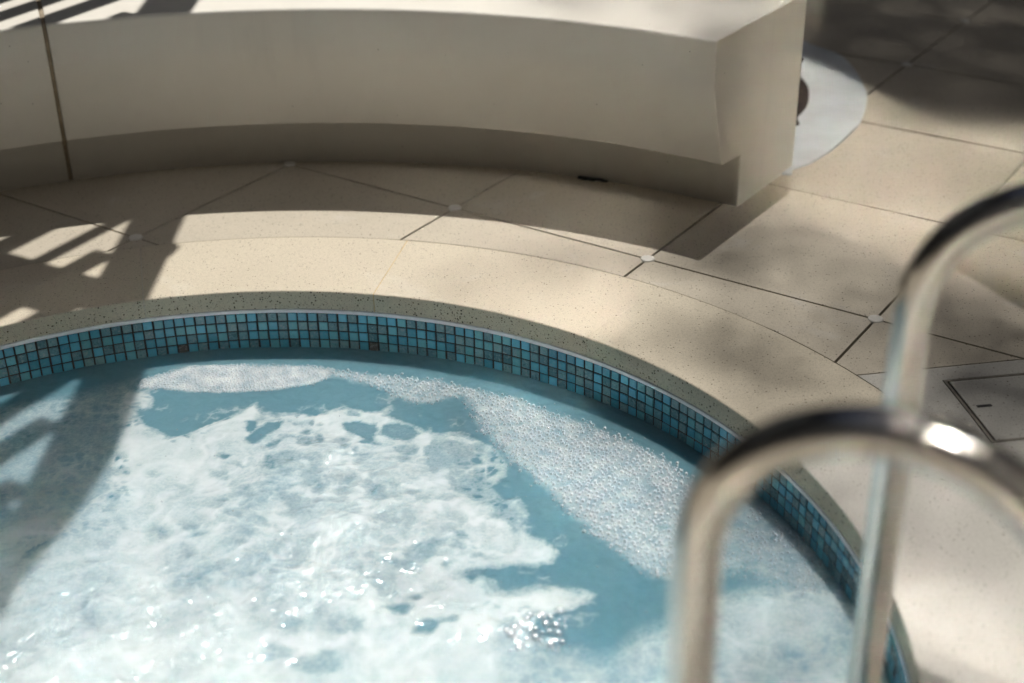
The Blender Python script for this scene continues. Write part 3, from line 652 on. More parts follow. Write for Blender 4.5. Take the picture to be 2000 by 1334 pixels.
pl = empty("bedding_plant", (0.85, 4.42, 0.0), "dark red leafed plant peeping out beside the bench end", "plant")
n = 1500
pts = np.c_[rng.normal(0.80, 0.075, n), rng.normal(4.42, 0.11, n), rng.uniform(0.01, 0.12, n)]
pts = pts[np.hypot((pts[:, 0] - 0.80) / 0.150, (pts[:, 1] - 4.43) / 0.105) < 1.0]
leaf_cards("leaves", M_REDLEAF, pts, 0.02, 0.045, pl, 0.8)

# ------------------------------------------------------------------ bench: two cast segments of one curve
PROF = [(2.411, 0.0), (2.071, 0.0), (2.071, 0.150), (1.966, 0.157), (1.8975, 0.392), (1.8985, 0.506), (2.418, 0.506)]
RAD = [0.0, 0.0, 0.0, 0.004, 0.012, 0.014, 0.012]
def bench(a0, a1, n, label, filler):
    mid = (a0 + a1) / 2
    b = empty("concrete_bench", pol(2.2, mid, 0), label, "bench", "curved bench segments round the hot tub")
    bm = bmesh.new()
    sweep_ring(bm, round_profile(PROF, RAD), a0, a1, n, bevel=0.004)
    o = bm_obj("bench_block", bm, M_CONC, b)
    if filler:
        bm = bmesh.new()
        pf = [(2.40, 0.0), (2.078, 0.0), (2.078, 0.143), (1.973, 0.149), (1.9025, 0.392), (1.9035, 0.502), (2.41, 0.502)]
        sweep_ring(bm, pf, a1 - 0.05, a1 + 0.36, 2)
        bm_obj("joint_filler", bm, M_SEAL, b)
    return b
bench(54.216, 108.52, 90, "long pale concrete bench segment with the square cut end facing the paving", True)
bench(108.83, 163.2, 60, "pale concrete bench segment left of the vertical joint, cut by the photo edge", False)
bm = bmesh.new()
for k in range(7):  # row of small black blocks along the plinth foot
    q = pol(2.063 - 0.004 * math.sin(k), 67.2 - k * 0.33, 0.0032 + 0.0008 * (k % 3))
    t = Vector((-math.sin(math.radians(66)), math.cos(math.radians(66)), 0)); r_ = Vector((t.y, -t.x, 0))
    box(bm, q, t, r_, (0, 0, 1), 0.017, 0.012 + 0.004 * (k % 2), 0.005 - 0.0004 * k)
tag(bm_obj("black_strip", bm, M_BLACK), "thin black strip at the foot of the bench plinth on the shaded paving", "packing strip")

# ------------------------------------------------------------------ hot tub
tub = empty("hot_tub", (TUB.x, TUB.y, 0), "round sunken hot tub with beige stone coping and a blue mosaic tile band", "hot tub")
cope_prof = round_profile([(R_OUT, 0.0), (R_OUT, -0.050), (R_IN, -0.050), (R_IN, 0.0)], [0.002, 0.0, 0.003, 0.005], 3)
J0, DJ = 103.65, 25.92
for k in range(13):
    a1 = J0 - k * DJ
    a0 = a1 - DJ if k < 12 else J0 - 360
    bm = bmesh.new()
    ga = 0.055 if k < 2 else 0.012
    sweep_ring(bm, cope_prof, a0 + (0.055 if k < 1 else 0.012 if k > 1 else 0.03), a1 - ga, 24, bevel=0.0008 if k < 2 else 0.0003)
    for f in bm.faces:
        c = f.calc_center_median(); rr = math.hypot(c.x - TUB.x, c.y - TUB.y)
        nrm = f.normal; inward = -((c.x - TUB.x) * nrm.x + (c.y - TUB.y) * nrm.y)
        f.material_index = 1 if (rr < R_IN + 0.004 and c.z < -0.0030) else 0
    for f in bm.faces:
        if abs(f.normal.z) > 0.995: f.smooth = False
    bm_obj("coping_stone", bm, [M_SLAB if 3 <= k <= 8 else M_COPE, M_COPEFACE], tub)
for name, mat, ks in (("grout", M_GROUT, (0,)), ("grout", M_GROUT_OLD, (1,)), *(("grout", M_SLAB if 3 <= k <= 8 else M_COPE, (k,)) for k in range(2, 13))):
    bm = bmesh.new()
    for k in ks:
        a = J0 - k * DJ
        dep = 0.0006 if k < 2 else 0.0002
        sweep_ring(bm, [(R_OUT, -0.04), (R_OUT, -dep), (R_IN + 0.004, -dep), (R_IN + dep, -0.004), (R_IN + dep, -0.0495), (R_IN + 0.02, -0.0495)], a - 0.075, a + 0.075, 1)
    bm_obj(name, bm, mat, tub)
bm = bmesh.new()
sweep_ring(bm, round_profile([(R_IN + 0.03, -0.0505), (R_IN + 0.03, -0.0602), (R_IN - 0.002, -0.0602), (R_IN - 0.002, -0.0505)], [0, 0, 0.002, 0.002], 3), 0, 360, 240, closed=True)
bm_obj("trim_strip", bm, M_TRIM, tub)
# grout bed, wall and floor of the shell
bm = bmesh.new()
R_W = R_IN + 0.0035
sweep_ring(bm, [(R_W, -0.0604), (R_W, -0.40), (R_W + 0.15, -0.40), (R_W + 0.15, -0.0604)], 0, 360, 240, closed=True)
bm_obj("tile_grout", bm, M_GROUTDARK, tub)
bm = bmesh.new()
sweep_ring(bm, [(R_W + 0.001, -0.401), (R_W + 0.001, -0.95), (R_W + 0.15, -0.95), (R_W + 0.15, -0.401)], 0, 360, 96, closed=True)
fl = bm.faces.new([bm.verts.new(pol(R_W + 0.1, 360 * i / 96, -0.94)) for i in range(96)])
bm_obj("shell", bm, M_POOLWALL, tub)
# glass mosaic, one small pillowed tile after another
bm = bmesh.new()
NT_ = 311; rows = 8; pitch = 0.02492
palette = [((0.115, 0.44, 0.61), 0.12, 0.28), ((0.085, 0.34, 0.48), 0.2, 0.20), ((0.14, 0.45, 0.55), 0.2, 0.14),
           ((0.13, 0.30, 0.36), 0.5, 0.19), ((0.10, 0.24, 0.29), 0.55, 0.10), ((0.17, 0.34, 0.39), 0.5, 0.08), ((0.14, 0.14, 0.13), 0.5, 0.007)]
pw = np.array([p[2] for p in palette]); pw /= pw.sum()
cols, ids, swirl = [], [], []
for i in range(NT_):
    for j in range(rows):
        ac = 360.0 * (i + 0.5 + random.uniform(-0.03, 0.03)) / NT_
        ha = 0.44 * 360.0 / NT_
        zt = -0.0612 - j * pitch - random.uniform(0.0004, 0.0012); zb = zt - pitch + 0.0026
        r0 = R_W + 0.0005; r1 = R_IN + 0.0012 + random.uniform(-0.0004, 0.0004)
        tl = random.uniform(-0.0005, 0.0005)
        b_ = 0.0012; hb = b_ / R_IN * 57.3
        base = [pol(r0, ac - ha, zb), pol(r0, ac + ha, zb), pol(r0, ac + ha, zt), pol(r0, ac - ha, zt)]
        top = [pol(r1 + tl, ac - ha + hb, zb + b_), pol(r1 - tl, ac + ha - hb, zb + b_), pol(r1 - tl, ac + ha - hb, zt - b_), pol(r1 + tl, ac - ha + hb, zt - b_)]
        B = [bm.verts.new(v) for v in base]; T = [bm.verts.new(v) for v in top]
        fs = [bm.faces.new((T[1], T[0], T[3], T[2]))]
        for k in range(4): fs.append(bm.faces.new((B[(k + 1) % 4], B[k], T[k], T[(k + 1) % 4])))
        c, s, _ = palette[rng.choice(len(palette), p=pw)]
        v_ = random.uniform(0.85, 1.15)
        for f in fs:
            cols.append((c[0] * v_, c[1] * v_, c[2] * v_, 1.0)); ids.append(random.random() if f is fs[0] else 0.5); swirl.append(s)
o = bm_obj("tile_band", bm, M_TILE, tub)
me = o.data
at = me.attributes.new("tile_col", 'FLOAT_COLOR', 'FACE'); at.data.foreach_set("color", np.array(cols).ravel())
at = me.attributes.new("tile_id", 'FLOAT', 'FACE'); at.data.foreach_set("value", np.array(ids))
at = me.attributes.new("tile_swirl", 'FLOAT', 'FACE'); at.data.foreach_set("value", np.array(swirl))

# ------------------------------------------------------------------ water
def hashgrid(ix, iy, seed):
    h = (ix.astype(np.int64) * 374761393 + iy.astype(np.int64) * 668265263 + seed * 982451653) & 0xFFFFFFFF
    h = ((h ^ (h >> 13)) * 1274126177) & 0xFFFFFFFF
    return ((h ^ (h >> 16)) & 0xFFFFFF) / float(0xFFFFFF)

def perlin(x, y, seed):
    ix, iy = np.floor(x), np.floor(y); fx, fy = x - ix, y - iy
    ux, uy = fx * fx * fx * (fx * (fx * 6 - 15) + 10), fy * fy * fy * (fy * (fy * 6 - 15) + 10)
    def gr(a, b, dx, dy):
        t = hashgrid(a, b, seed) * 2 * np.pi
        return np.cos(t) * dx + np.sin(t) * dy
    n00 = gr(ix, iy, fx, fy); n10 = gr(ix + 1, iy, fx - 1, fy); n01 = gr(ix, iy + 1, fx, fy - 1); n11 = gr(ix + 1, iy + 1, fx - 1, fy - 1)
    return 1.4 * ((n00 * (1 - ux) + n10 * ux) * (1 - uy) + (n01 * (1 - ux) + n11 * ux) * uy)

def fbm(x, y, scale, octv, seed, gain=0.5):
    s = np.zeros_like(x); a = 1.0; f = scale; tot = 0
    for k in range(octv):
        s += a * perlin(x * f, y * f, seed + k * 17); tot += a; a *= gain; f *= 2.03
    return s / tot

def worley(x, y, scale, seed):
    X, Y = x * scale, y * scale; ix, iy = np.floor(X), np.floor(Y)
    f1 = np.full(x.shape, 9.0); f2 = np.full(x.shape, 9.0)
    for dx in (-1, 0, 1):
        for dy in (-1, 0, 1):
            cx, cy = ix + dx, iy + dy
            px = cx + hashgrid(cx, cy, seed); py = cy + hashgrid(cx, cy, seed + 71)
            d = np.hypot(X - px, Y - py)
            f2 = np.minimum(f2, np.maximum(f1, d)); f1 = np.minimum(f1, d)
    return f1, f2

def sdist(px, py, poly):
    """signed distance to a polygon, positive inside"""
    P = np.array(poly); Q = np.roll(P, -1, axis=0)
    best = np.full(px.shape, 1e9); inside = np.zeros(px.shape, bool)
    for (ax, ay), (bx, by) in zip(P, Q):
        ex, ey = bx - ax, by - ay; L = ex * ex + ey * ey + 1e-12
        t = np.clip(((px - ax) * ex + (py - ay) * ey) / L, 0, 1)
        best = np.minimum(best, np.hypot(px - ax - t * ex, py - ay - t * ey))
        c = ((ay > py) != (by > py))
        with np.errstate(divide='ignore', invalid='ignore'):
            xi = ax + (py - ay) / (by - ay if by != ay else 1e-12) * ex
        inside ^= c & (px < xi)
    return np.where(inside, best, -best)

def sstep(a, b, x):
    t = np.clip((x - a) / (b - a), 0, 1); return t * t * (3 - 2 * t)

JET = (-0.375, 2.35)
MAIN_I = 5
def foam_at(x, y):
    n1, n2 = fbm(x, y, 14, 3, 3), fbm(x, y, 14, 3, 9)
    m1, m2 = fbm(x, y, 45, 3, 5), fbm(x, y, 45, 3, 11)
    f1_, f2_ = fbm(x, y, 130, 2, 6), fbm(x, y, 130, 2, 12)
    wx = x + 0.010 * n1 + 0.0055 * m1 + 0.0025 * f1_
    wy = y + 0.014 * n2 + 0.0070 * m2 + 0.0030 * f2_
    d = np.zeros_like(x); sdm = np.full_like(x, -9.0)
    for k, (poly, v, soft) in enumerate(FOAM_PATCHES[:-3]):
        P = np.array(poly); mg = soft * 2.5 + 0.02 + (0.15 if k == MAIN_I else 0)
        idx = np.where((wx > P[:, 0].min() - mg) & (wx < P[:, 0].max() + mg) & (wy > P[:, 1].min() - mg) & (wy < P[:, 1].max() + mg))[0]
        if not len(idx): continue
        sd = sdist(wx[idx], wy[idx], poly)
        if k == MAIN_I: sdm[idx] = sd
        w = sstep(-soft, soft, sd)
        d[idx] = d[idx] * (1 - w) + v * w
    rr = np.hypot(x - JET[0], y - JET[1]); th = np.arctan2(y - JET[1], x - JET[0])
    qx, qy = x + 0.05 * fbm(x, y, 6, 4, 51), y + 0.05 * fbm(x, y, 6, 4, 52)
    # lacy cells where the foam thins out
    f1, f2 = worley(qx + 0.012 * m1, qy + 0.012 * m2, 15, 31); g1, g2 = worley(qx + 0.006 * m1, qy + 0.006 * m2, 36, 37)
    vein = np.maximum(1 - sstep(0.02, 0.34, f2 - f1), 0.75 * (1 - sstep(0.02, 0.36, g2 - g1)))
    mid = np.clip(1 - np.abs(d - 0.45) / 0.33, 0, 1)
    d = d + mid * (vein * 0.62 - 0.16) * np.clip(0.55 + 1.6 * fbm(x, y, 8, 3, 45), 0, 1.2)
    # pores and torn rags along the margin of the main foam sheet, thin spatter outside it
    inside = np.exp(-(np.clip(sdm, 0, 1) / 0.055) ** 2) * (sdm > 0)
    patch = sstep(-0.05, 0.35, fbm(x, y, 10, 3, 47))
    pore = (1 - sstep(0.16, 0.34, g1)) * 0.7 + (1 - sstep(0.20, 0.42, f1)) * 0.5
    d = d - inside * patch * pore * 0.85
    outside = np.exp(-(np.clip(-sdm, 0, 1) / 0.05) ** 2) * (sdm <= 0) * (sdm > -1)
    d = np.maximum(d, outside * sstep(0.05, 0.4, fbm(x, y, 12, 3, 49)) * (0.22 + 0.5 * (1 - sstep(0.1, 0.3, g2 - g1))) * 0.8)
    # the boil: filaments dragged round the jet over paler, thinner froth
    out = sstep(0.05, 0.16, rr)
    st = fbm(rr * 6 + 2.6 * fbm(qx, qy, 5, 3, 54), th * 2.4 + rr * 3.5, 1.7, 4, 53)
    rid1 = np.clip(1 - np.abs(fbm(qx, qy, 6, 4, 57)) * 4.0, 0, 1) ** 2
    rid2 = np.clip(1 - np.abs(fbm(qx + 0.01 * m1, qy + 0.01 * m2, 15, 4, 58)) * 4.0, 0, 1) ** 2
    deep = sstep(0.40, 0.62, d)
    thin = np.exp(-((rr - 0.14) / 0.22) ** 2)
    d = d - deep * (0.11 + 0.19 * thin)
    d = d + deep * (out * st * 0.30 + (rid1 - 0.3) * (0.12 + 0.18 * thin) + (rid2 - 0.3) * (0.10 + 0.18 * thin)) + deep * fbm(qx, qy, 3.2, 4, 59) * 0.16 + 0.26 * np.exp(-(rr / 0.14) ** 2)
    d = d + deep * fbm(qx, qy, 28, 3, 63) * 0.05
    for poly, v, soft in FOAM_PATCHES[-3:]:                 # the film under the bubbles
        w = sstep(-soft, soft, sdist(wx, wy, poly))
        d = d * (1 - w) + np.maximum(d, v * (0.85 + 0.8 * fbm(x, y, 26, 4, 67))) * w
    return np.clip(d, 0, 1.05)

def height_at(x, y, fo=None):
    rr = np.hypot((x - JET[0]), (y - JET[1]))
    near = np.exp(-(rr / 0.42) ** 2); left = sstep(0.15, -0.7, x) * sstep(2.9, 2.3, y)
    calm = np.clip(1 - 0.9 * near - 0.7 * left, 0.05, 1)
    h = 0.014 * np.exp(-(rr / 0.17) ** 2) + 0.003 * np.cos(rr * 30 + 2 * fbm(x, y, 5, 2, 80)) * np.exp(-(rr / 0.34) ** 2)
    h += (0.003 + 0.004 * near + 0.003 * left) * fbm(x, y, 5.0, 2, 81)
    h += (0.0010 * calm + 0.0026 * near + 0.0045 * left) * fbm(x + 0.02 * fbm(x, y, 9, 2, 83), y, 11.0, 2, 85)
    h += (0.0006 + 0.0009 * near) * fbm(x, y, 30, 2, 91) * (1.0 if fo is None else 1 - 0.7 * np.clip(fo, 0, 1))
    return h

STEP = 0.004; RW = R_W + 0.14
xs = np.arange(-RW, RW + STEP, STEP)
GX, GY = np.meshgrid(TUB.x + xs, TUB.y + xs)
nx = len(xs)
cx = (GX[:-1, :-1] + GX[1:, 1:]) / 2 - TUB.x; cy = (GY[:-1, :-1] + GY[1:, 1:]) / 2 - TUB.y
keep = np.hypot(cx, cy) < RW - STEP
iy, ix = np.where(keep)
quad = np.stack([iy * nx + ix, iy * nx + ix + 1, (iy + 1) * nx + ix + 1, (iy + 1) * nx + ix], 1)
used = np.unique(quad); remap = np.full(nx * nx, -1); remap[used] = np.arange(len(used)); quad = remap[quad]
X = GX.ravel()[used]; Y = GY.ravel()[used]
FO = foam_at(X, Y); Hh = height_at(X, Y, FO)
Hh = Hh + 0.0015 * sstep(0.3, 1.0, FO)
rr = np.hypot(X - JET[0], Y - JET[1])
clus = lambda cx_, cy_, s_: np.exp(-((X - cx_) ** 2 + (Y - cy_) ** 2) / s_ ** 2)
CH = 0.12 + 0.95 * clus(-0.33, 2.45, 0.10) + 0.9 * clus(-0.36, 2.22, 0.13) + 0.30 * clus(-0.35, 2.3, 0.35) + 0.9 * sstep(-0.35, -0.75, X) * sstep(2.35, 2.05, Y) + 0.8 * clus(-0.40, 2.63, 0.05) + 0.8 * clus(-0.15, 2.12, 0.09) + 0.7 * clus(0.0, 2.05, 0.10)
top_n = len(X)
# boundary edges -> skirt and flat underside, so that light can travel through the body of the water
e = np.concatenate([quad[:, [0, 1]], quad[:, [1, 2]], quad[:, [2, 3]], quad[:, [3, 0]]])
key = np.sort(e, 1); kk = key[:, 0].astype(np.int64) * top_n + key[:, 1]
u, first, cnt = np.unique(kk, return_index=True, return_counts=True)
be = e[first[cnt == 1]]
bv = np.unique(be); low = np.full(top_n, -1); low[bv] = top_n + np.arange(len(bv))
V = np.zeros((top_n + len(bv) + 1, 3))
V[:top_n] = np.c_[X, Y, Z_WATER + Hh]; V[top_n:-1] = np.c_[X[bv], Y[bv], np.full(len(bv), -0.92)]; V[-1] = (TUB.x, TUB.y, -0.92)
skirt = np.stack([be[:, 1], be[:, 0], low[be[:, 0]], low[be[:, 1]]], 1)
tri = np.stack([low[be[:, 1]], low[be[:, 0]], np.full(len(be), len(V) - 1)], 1)
nq = len(quad) + len(skirt)
me = bpy.data.meshes.new("water")
me.vertices.add(len(V)); me.vertices.foreach_set("co", V.ravel())
loops = np.concatenate([quad.ravel(), skirt.ravel(), tri.ravel()])
me.loops.add(len(loops)); me.loops.foreach_set("vertex_index", loops.astype(np.int32))
npoly = nq + len(tri)
starts = np.concatenate([np.arange(nq) * 4, nq * 4 + np.arange(len(tri)) * 3]); tot = np.concatenate([np.full(nq, 4), np.full(len(tri), 3)])
me.polygons.add(npoly); me.polygons.foreach_set("loop_start", starts.astype(np.int32)); me.polygons.foreach_set("loop_total", tot.astype(np.int32))
sm = np.zeros(npoly, bool); sm[:len(quad)] = True
me.polygons.foreach_set("use_smooth", sm)
me.update(); me.validate()
pad = len(V) - top_n
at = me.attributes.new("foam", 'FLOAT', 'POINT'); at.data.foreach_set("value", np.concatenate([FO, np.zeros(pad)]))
at = me.attributes.new("chop", 'FLOAT', 'POINT'); at.data.foreach_set("value", np.concatenate([CH, np.zeros(pad)]))
tag(link_mesh("water", me, M_WATER), kind="structure")

# ------------------------------------------------------------------ soap bubbles lying on the water
def scatter(poly, n, lo, hi, power, fill, edge):
    P = np.array(poly); out = []
    cell = {}
    cand = np.c_[rng.uniform(P[:, 0].min(), P[:, 0].max(), n), rng.uniform(P[:, 1].min(), P[:, 1].max(), n)]
    wx = cand[:, 0] + 0.012 * fbm(cand[:, 0], cand[:, 1], 16, 3, 103); wy = cand[:, 1] + 0.014 * fbm(cand[:, 0], cand[:, 1], 16, 3, 107)
    sd = sdist(wx, wy, poly)
    dens = np.clip(fill + 0.9 * fbm(cand[:, 0], cand[:, 1], 20, 4, 111), 0.04, 1) * sstep(-edge, edge, sd)
    ok = (rng.random(n) < dens)
    cand = cand[ok]
    rad = lo + (hi - lo) * rng.random(len(cand)) ** power
    order = np.argsort(-rad)
    for i in order:
        x, y = cand[i]; r = rad[i]; g = 0.008
        k = (int(x / g), int(y / g)); good = True
        for dx in (-1, 0, 1):
            for dy in (-1, 0, 1):
                for (qx, qy, qr) in cell.get((k[0] + dx, k[1] + dy), ()):
                    if (qx - x) ** 2 + (qy - y) ** 2 < (0.88 * (qr + r)) ** 2: good = False; break
                if not good: break
            if not good: break
        if good:
            cell.setdefault(k, []).append((x, y, r)); out.append((x, y, r))
    return out
bub = scatter(BUBBLE_BANDS[0], 30000, 0.0012, 0.0044, 2.1, 0.85, 0.010)
bub += scatter(BUBBLE_BANDS[1], 60000, 0.0013, 0.0060, 2.3, 0.68, 0.022)
bub += scatter(BUBBLE_BANDS[2], 9000, 0.0014, 0.0050, 2.6, 0.30, 0.02)
bub += scatter(BUBBLE_BANDS[3], 260, 0.003, 0.011, 2.0, 0.7, 0.02)
ang = rng.random(160) * np.pi; rad_ = 0.3 + 0.9 * rng.random(160)
for k in range(170):                                     # strays
    x = random.uniform(-0.9, 0.6); y = random.uniform(1.95, 3.0)
    if math.hypot(x - TUB.x, y - TUB.y) < 1.2: bub.append((x, y, random.uniform(0.001, 0.0028)))
B = np.array(bub); nb = len(B)
SEG, RNG = 9, 3
zz = Z_WATER + height_at(B[:, 0], B[:, 1]) + 0.001
el = [0.0, 0.42, 0.95]; ring_v = []
unit = []
for e_ in el:
    for k in range(SEG): unit.append((math.cos(e_) * math.cos(2 * math.pi * k / SEG), math.cos(e_) * math.sin(2 * math.pi * k / SEG), math.sin(e_)))
unit.append((0, 0, 1)); unit = np.array(unit); nu = len(unit)
V = (unit[None] * B[:, 2, None, None] * np.array([1, 1, 0.92]) + np.c_[B[:, :2], zz][:, None, :]).reshape(-1, 3)
qf = []
for r_ in range(2):
    for k in range(SEG): qf.append((r_ * SEG + k, r_ * SEG + (k + 1) % SEG, (r_ + 1) * SEG + (k + 1) % SEG, (r_ + 1) * SEG + k))
tf = [(2 * SEG + k, 2 * SEG + (k + 1) % SEG, 3 * SEG) for k in range(SEG)]
off = (np.arange(nb) * nu)[:, None, None]
Qs = (np.array(qf)[None] + off).reshape(-1, 4); Ts = (np.array(tf)[None] + off).reshape(-1, 3)
me = bpy.data.meshes.new("bubble_foam")
me.vertices.add(len(V)); me.vertices.foreach_set("co", V.ravel())
loops = np.concatenate([Qs.ravel(), Ts.ravel()]); me.loops.add(len(loops)); me.loops.foreach_set("vertex_index", loops.astype(np.int32))
starts = np.concatenate([np.arange(len(Qs)) * 4, len(Qs) * 4 + np.arange(len(Ts)) * 3]); tot = np.concatenate([np.full(len(Qs), 4), np.full(len(Ts), 3)])
me.polygons.add(len(starts)); me.polygons.foreach_set("loop_start", starts.astype(np.int32)); me.polygons.foreach_set("loop_total", tot.astype(np.int32))
me.polygons.foreach_set("use_smooth", np.ones(len(starts), bool)); me.update()
tag(link_mesh("bubble_foam", me, M_BUBBLE), "drifting band of small clear bubbles floating on the blue water", "bubbles", kind="stuff")
print("bubbles", nb)

# ------------------------------------------------------------------ handrails
def handrail(x, y, phi, rho, zs, th, label):
    h = empty("handrail", (x, y, 0), label, "handrail", "bent steel handrails of the hot tub steps")
    d = Vector((math.cos(phi), math.sin(phi), 0)); p0 = Vector((x, y, 0))
    path = [p0 + Vector((0, 0, -0.93)), p0 + Vector((0, 0, -0.3)), p0 + Vector((0, 0, 0.3)), p0 + Vector((0, 0, zs - 0.05))]
    for k in range(49):
        a = math.radians(180 - th * k / 48)
        path.append(p0 + d * (rho + rho * math.cos(a)) + Vector((0, 0, zs + rho * math.sin(a))))
    t = math.radians(90 - th); e1 = path[-1]
    dr = d * math.cos(t) + Vector((0, 0, math.sin(t)))
    L = (e1.z - 0.20) / -dr.z
    e2 = e1 + dr * L
    path.append(e1 + dr * (L - 0.08))
    for k in range(1, 9):                                  # turns down to the deck
        s = k / 8
        q0, q1, q2 = e1 + dr * (L - 0.08), e2, e2 + Vector((0, 0, -0.08))
        path.append(q0 * (1 - s) ** 2 + q1 * 2 * s * (1 - s) + q2 * s * s)
    path.append(e2 + Vector((0, 0, -0.20)))
    bm = bmesh.new(); tube(bm, path, 0.0242, 32)
    bm_obj("tube", bm, M_CHROME, h)
    f = path[-1]
    bm = bmesh.new()
    pr = [(0.027, 0.026), (0.040, 0.022), (0.056, 0.006), (0.058, 0.0005)]
    rg = [[bm.verts.new((f.x + r * math.cos(2 * math.pi * k / 32), f.y + r * math.sin(2 * math.pi * k / 32), z)) for k in range(32)] for r, z in pr]
    for A, Bq in zip(rg[:-1], rg[1:]):
        for k in range(32):
            ff = bm.faces.new((A[k], Bq[k], Bq[(k + 1) % 32], A[(k + 1) % 32])); ff.smooth = True
    bm_obj("deck_flange", bm, M_CHROME, h)
handrail(0.172, 1.086, -0.42, 0.171, 0.733, 149.8, "nearer out of focus steel handrail arching across the lower right corner")
handrail(0.494, 1.547, -0.36, 0.171, 0.738, 149.8, "farther steel handrail whose bend leaves the photo at the right edge")

# ------------------------------------------------------------------ what throws the shadows: pergola, added shade sail and added tree (beyond the frame)
def lift(qx, qy, z):
    return Vector((qx - KX * z, qy - KY * z, z))
ZP = 2.45
perg = empty("pergola", lift(-2.2, 3.0, 0), "pergola with a slatted timber roof standing left of the hot tub", "pergola")
dS = Vector((0.515, 0.857, 0)); dC = Vector((0.83, -0.56, 0))
def qpoly_slab(bm, pts, z0, z1):
    prism(bm, [tuple(lift(x, y, ZP).xy) for x, y in pts], z0, z1)
bm = bmesh.new()
qpoly_slab(bm, [(-1.026, 5.4), (-1.026, 1.3), (-0.99, 1.5), (-0.955, 2.19), (-0.902, 2.40), (-0.874, 2.66), (-0.874, 2.80), (-0.884, 3.0), (-0.883, 3.30), (-0.866, 3.305), (-0.868, 3.325), (-0.888, 3.345), (-0.880, 5.4)], ZP - 0.12, ZP)
bmesh.ops.recalc_face_normals(bm, faces=bm.faces[:])
bm_obj("edge_board", bm, M_TIMBER, perg)
CN, SN = Vector((0.86, -0.50)) / 0.9896, Vector((0.50, 0.86)) / 0.9896
gaps = [(-2.94, -2.853), (-2.80, -2.688), (-2.666, -2.588), (-2.54, -2.464)]
for k in range(1, 14): gaps.append((-2.54 + 0.125 * k, -2.464 + 0.125 * k))
for k in range(1, 10): gaps.insert(0, (-2.94 - 0.13 * k, -2.858 - 0.13 * k))
gaps.sort()
for (a0, a1), (b0, b1) in zip(gaps[:-1], gaps[1:]):
    c0, c1 = a1 - 0.013, b0 + 0.013; cm = (c0 + c1) / 2
    s1 = min((-1.03 - 0.86 * cm) / 0.50, (5.4 + 0.50 * cm) / 0.86); s0 = max((-3.4 - 0.86 * cm) / 0.50, (1.2 + 0.50 * cm) / 0.86)
    if s1 - s0 < 0.1: continue
    bm = bmesh.new()
    qpoly_slab(bm, [tuple(CN * c + SN * s) for c, s in ((c0, s0), (c1, s0), (c1, s1), (c0, s1))], ZP + 0.003, ZP + 0.025)
    bmesh.ops.recalc_face_normals(bm, faces=bm.faces[:])
    bm_obj("slat", bm, M_TIMBER, perg)
for s0, s1 in ((1.42, 1.60), (2.025, 2.20), (2.95, 3.12), (3.75, 3.92)):
    sm_ = (s0 + s1) / 2
    cb = (-1.03 - 0.50 * sm_) / 0.86; ca = (-3.3 - 0.50 * sm_) / 0.86
    bm = bmesh.new()
    qpoly_slab(bm, [tuple(CN * c + SN * s) for c, s in ((ca, s0), (cb, s0), (cb, s1), (ca, s1))], ZP - 0.08, ZP - 0.002)
    bmesh.ops.recalc_face_normals(bm, faces=bm.faces[:])
    bm_obj("cross_beam", bm, M_TIMBER, perg)
bm = bmesh.new()
qpoly_slab(bm, [(-3.55, 5.4), (-3.55, 1.2), (-3.42, 1.2), (-3.42, 5.4)], ZP - 0.12, ZP)
bmesh.ops.recalc_face_normals(bm, faces=bm.faces[:])
bm_obj("edge_board", bm, M_TIMBER, perg)
for x, y in ((-3.48, 1.4), (-3.48, 5.3), (-0.96, 5.3)):
    p = lift(x, y, ZP)
    bm = bmesh.new(); box(bm, (p.x, p.y, ZP / 2 - 0.06), (1, 0, 0), (0, 1, 0), (0, 0, 1), 0.12, 0.12, ZP - 0.13)
    bm_obj("post", bm, M_TIMBER, perg)

ZS = 2.7  # unseen sail added to throw the dark wedge at the lower right
sail = empty("added_shade_sail", lift(1.6, 0.6, 0), "grey unseen shade sail on a mast, added to cast the dark wedge on the paving", "shade sail")
bm = bmesh.new()
prism(bm, [tuple(lift(x, y, ZS).xy) for x, y in ((0.600, 1.767), (0.30, 0.60), (1.4, -0.6), (1.75, 0.70))], ZS, ZS + 0.004)
bmesh.ops.recalc_face_normals(bm, faces=bm.faces[:])
bm_obj("cloth", bm, M_SAIL, sail)
p = lift(1.75, 0.70, ZS)
bm = bmesh.new(); tube(bm, [(p.x + 0.04, p.y, 0), (p.x + 0.04, p.y, ZS + 0.1)], 0.05, 20)
bm_obj("mast", bm, M_CHROME, sail)


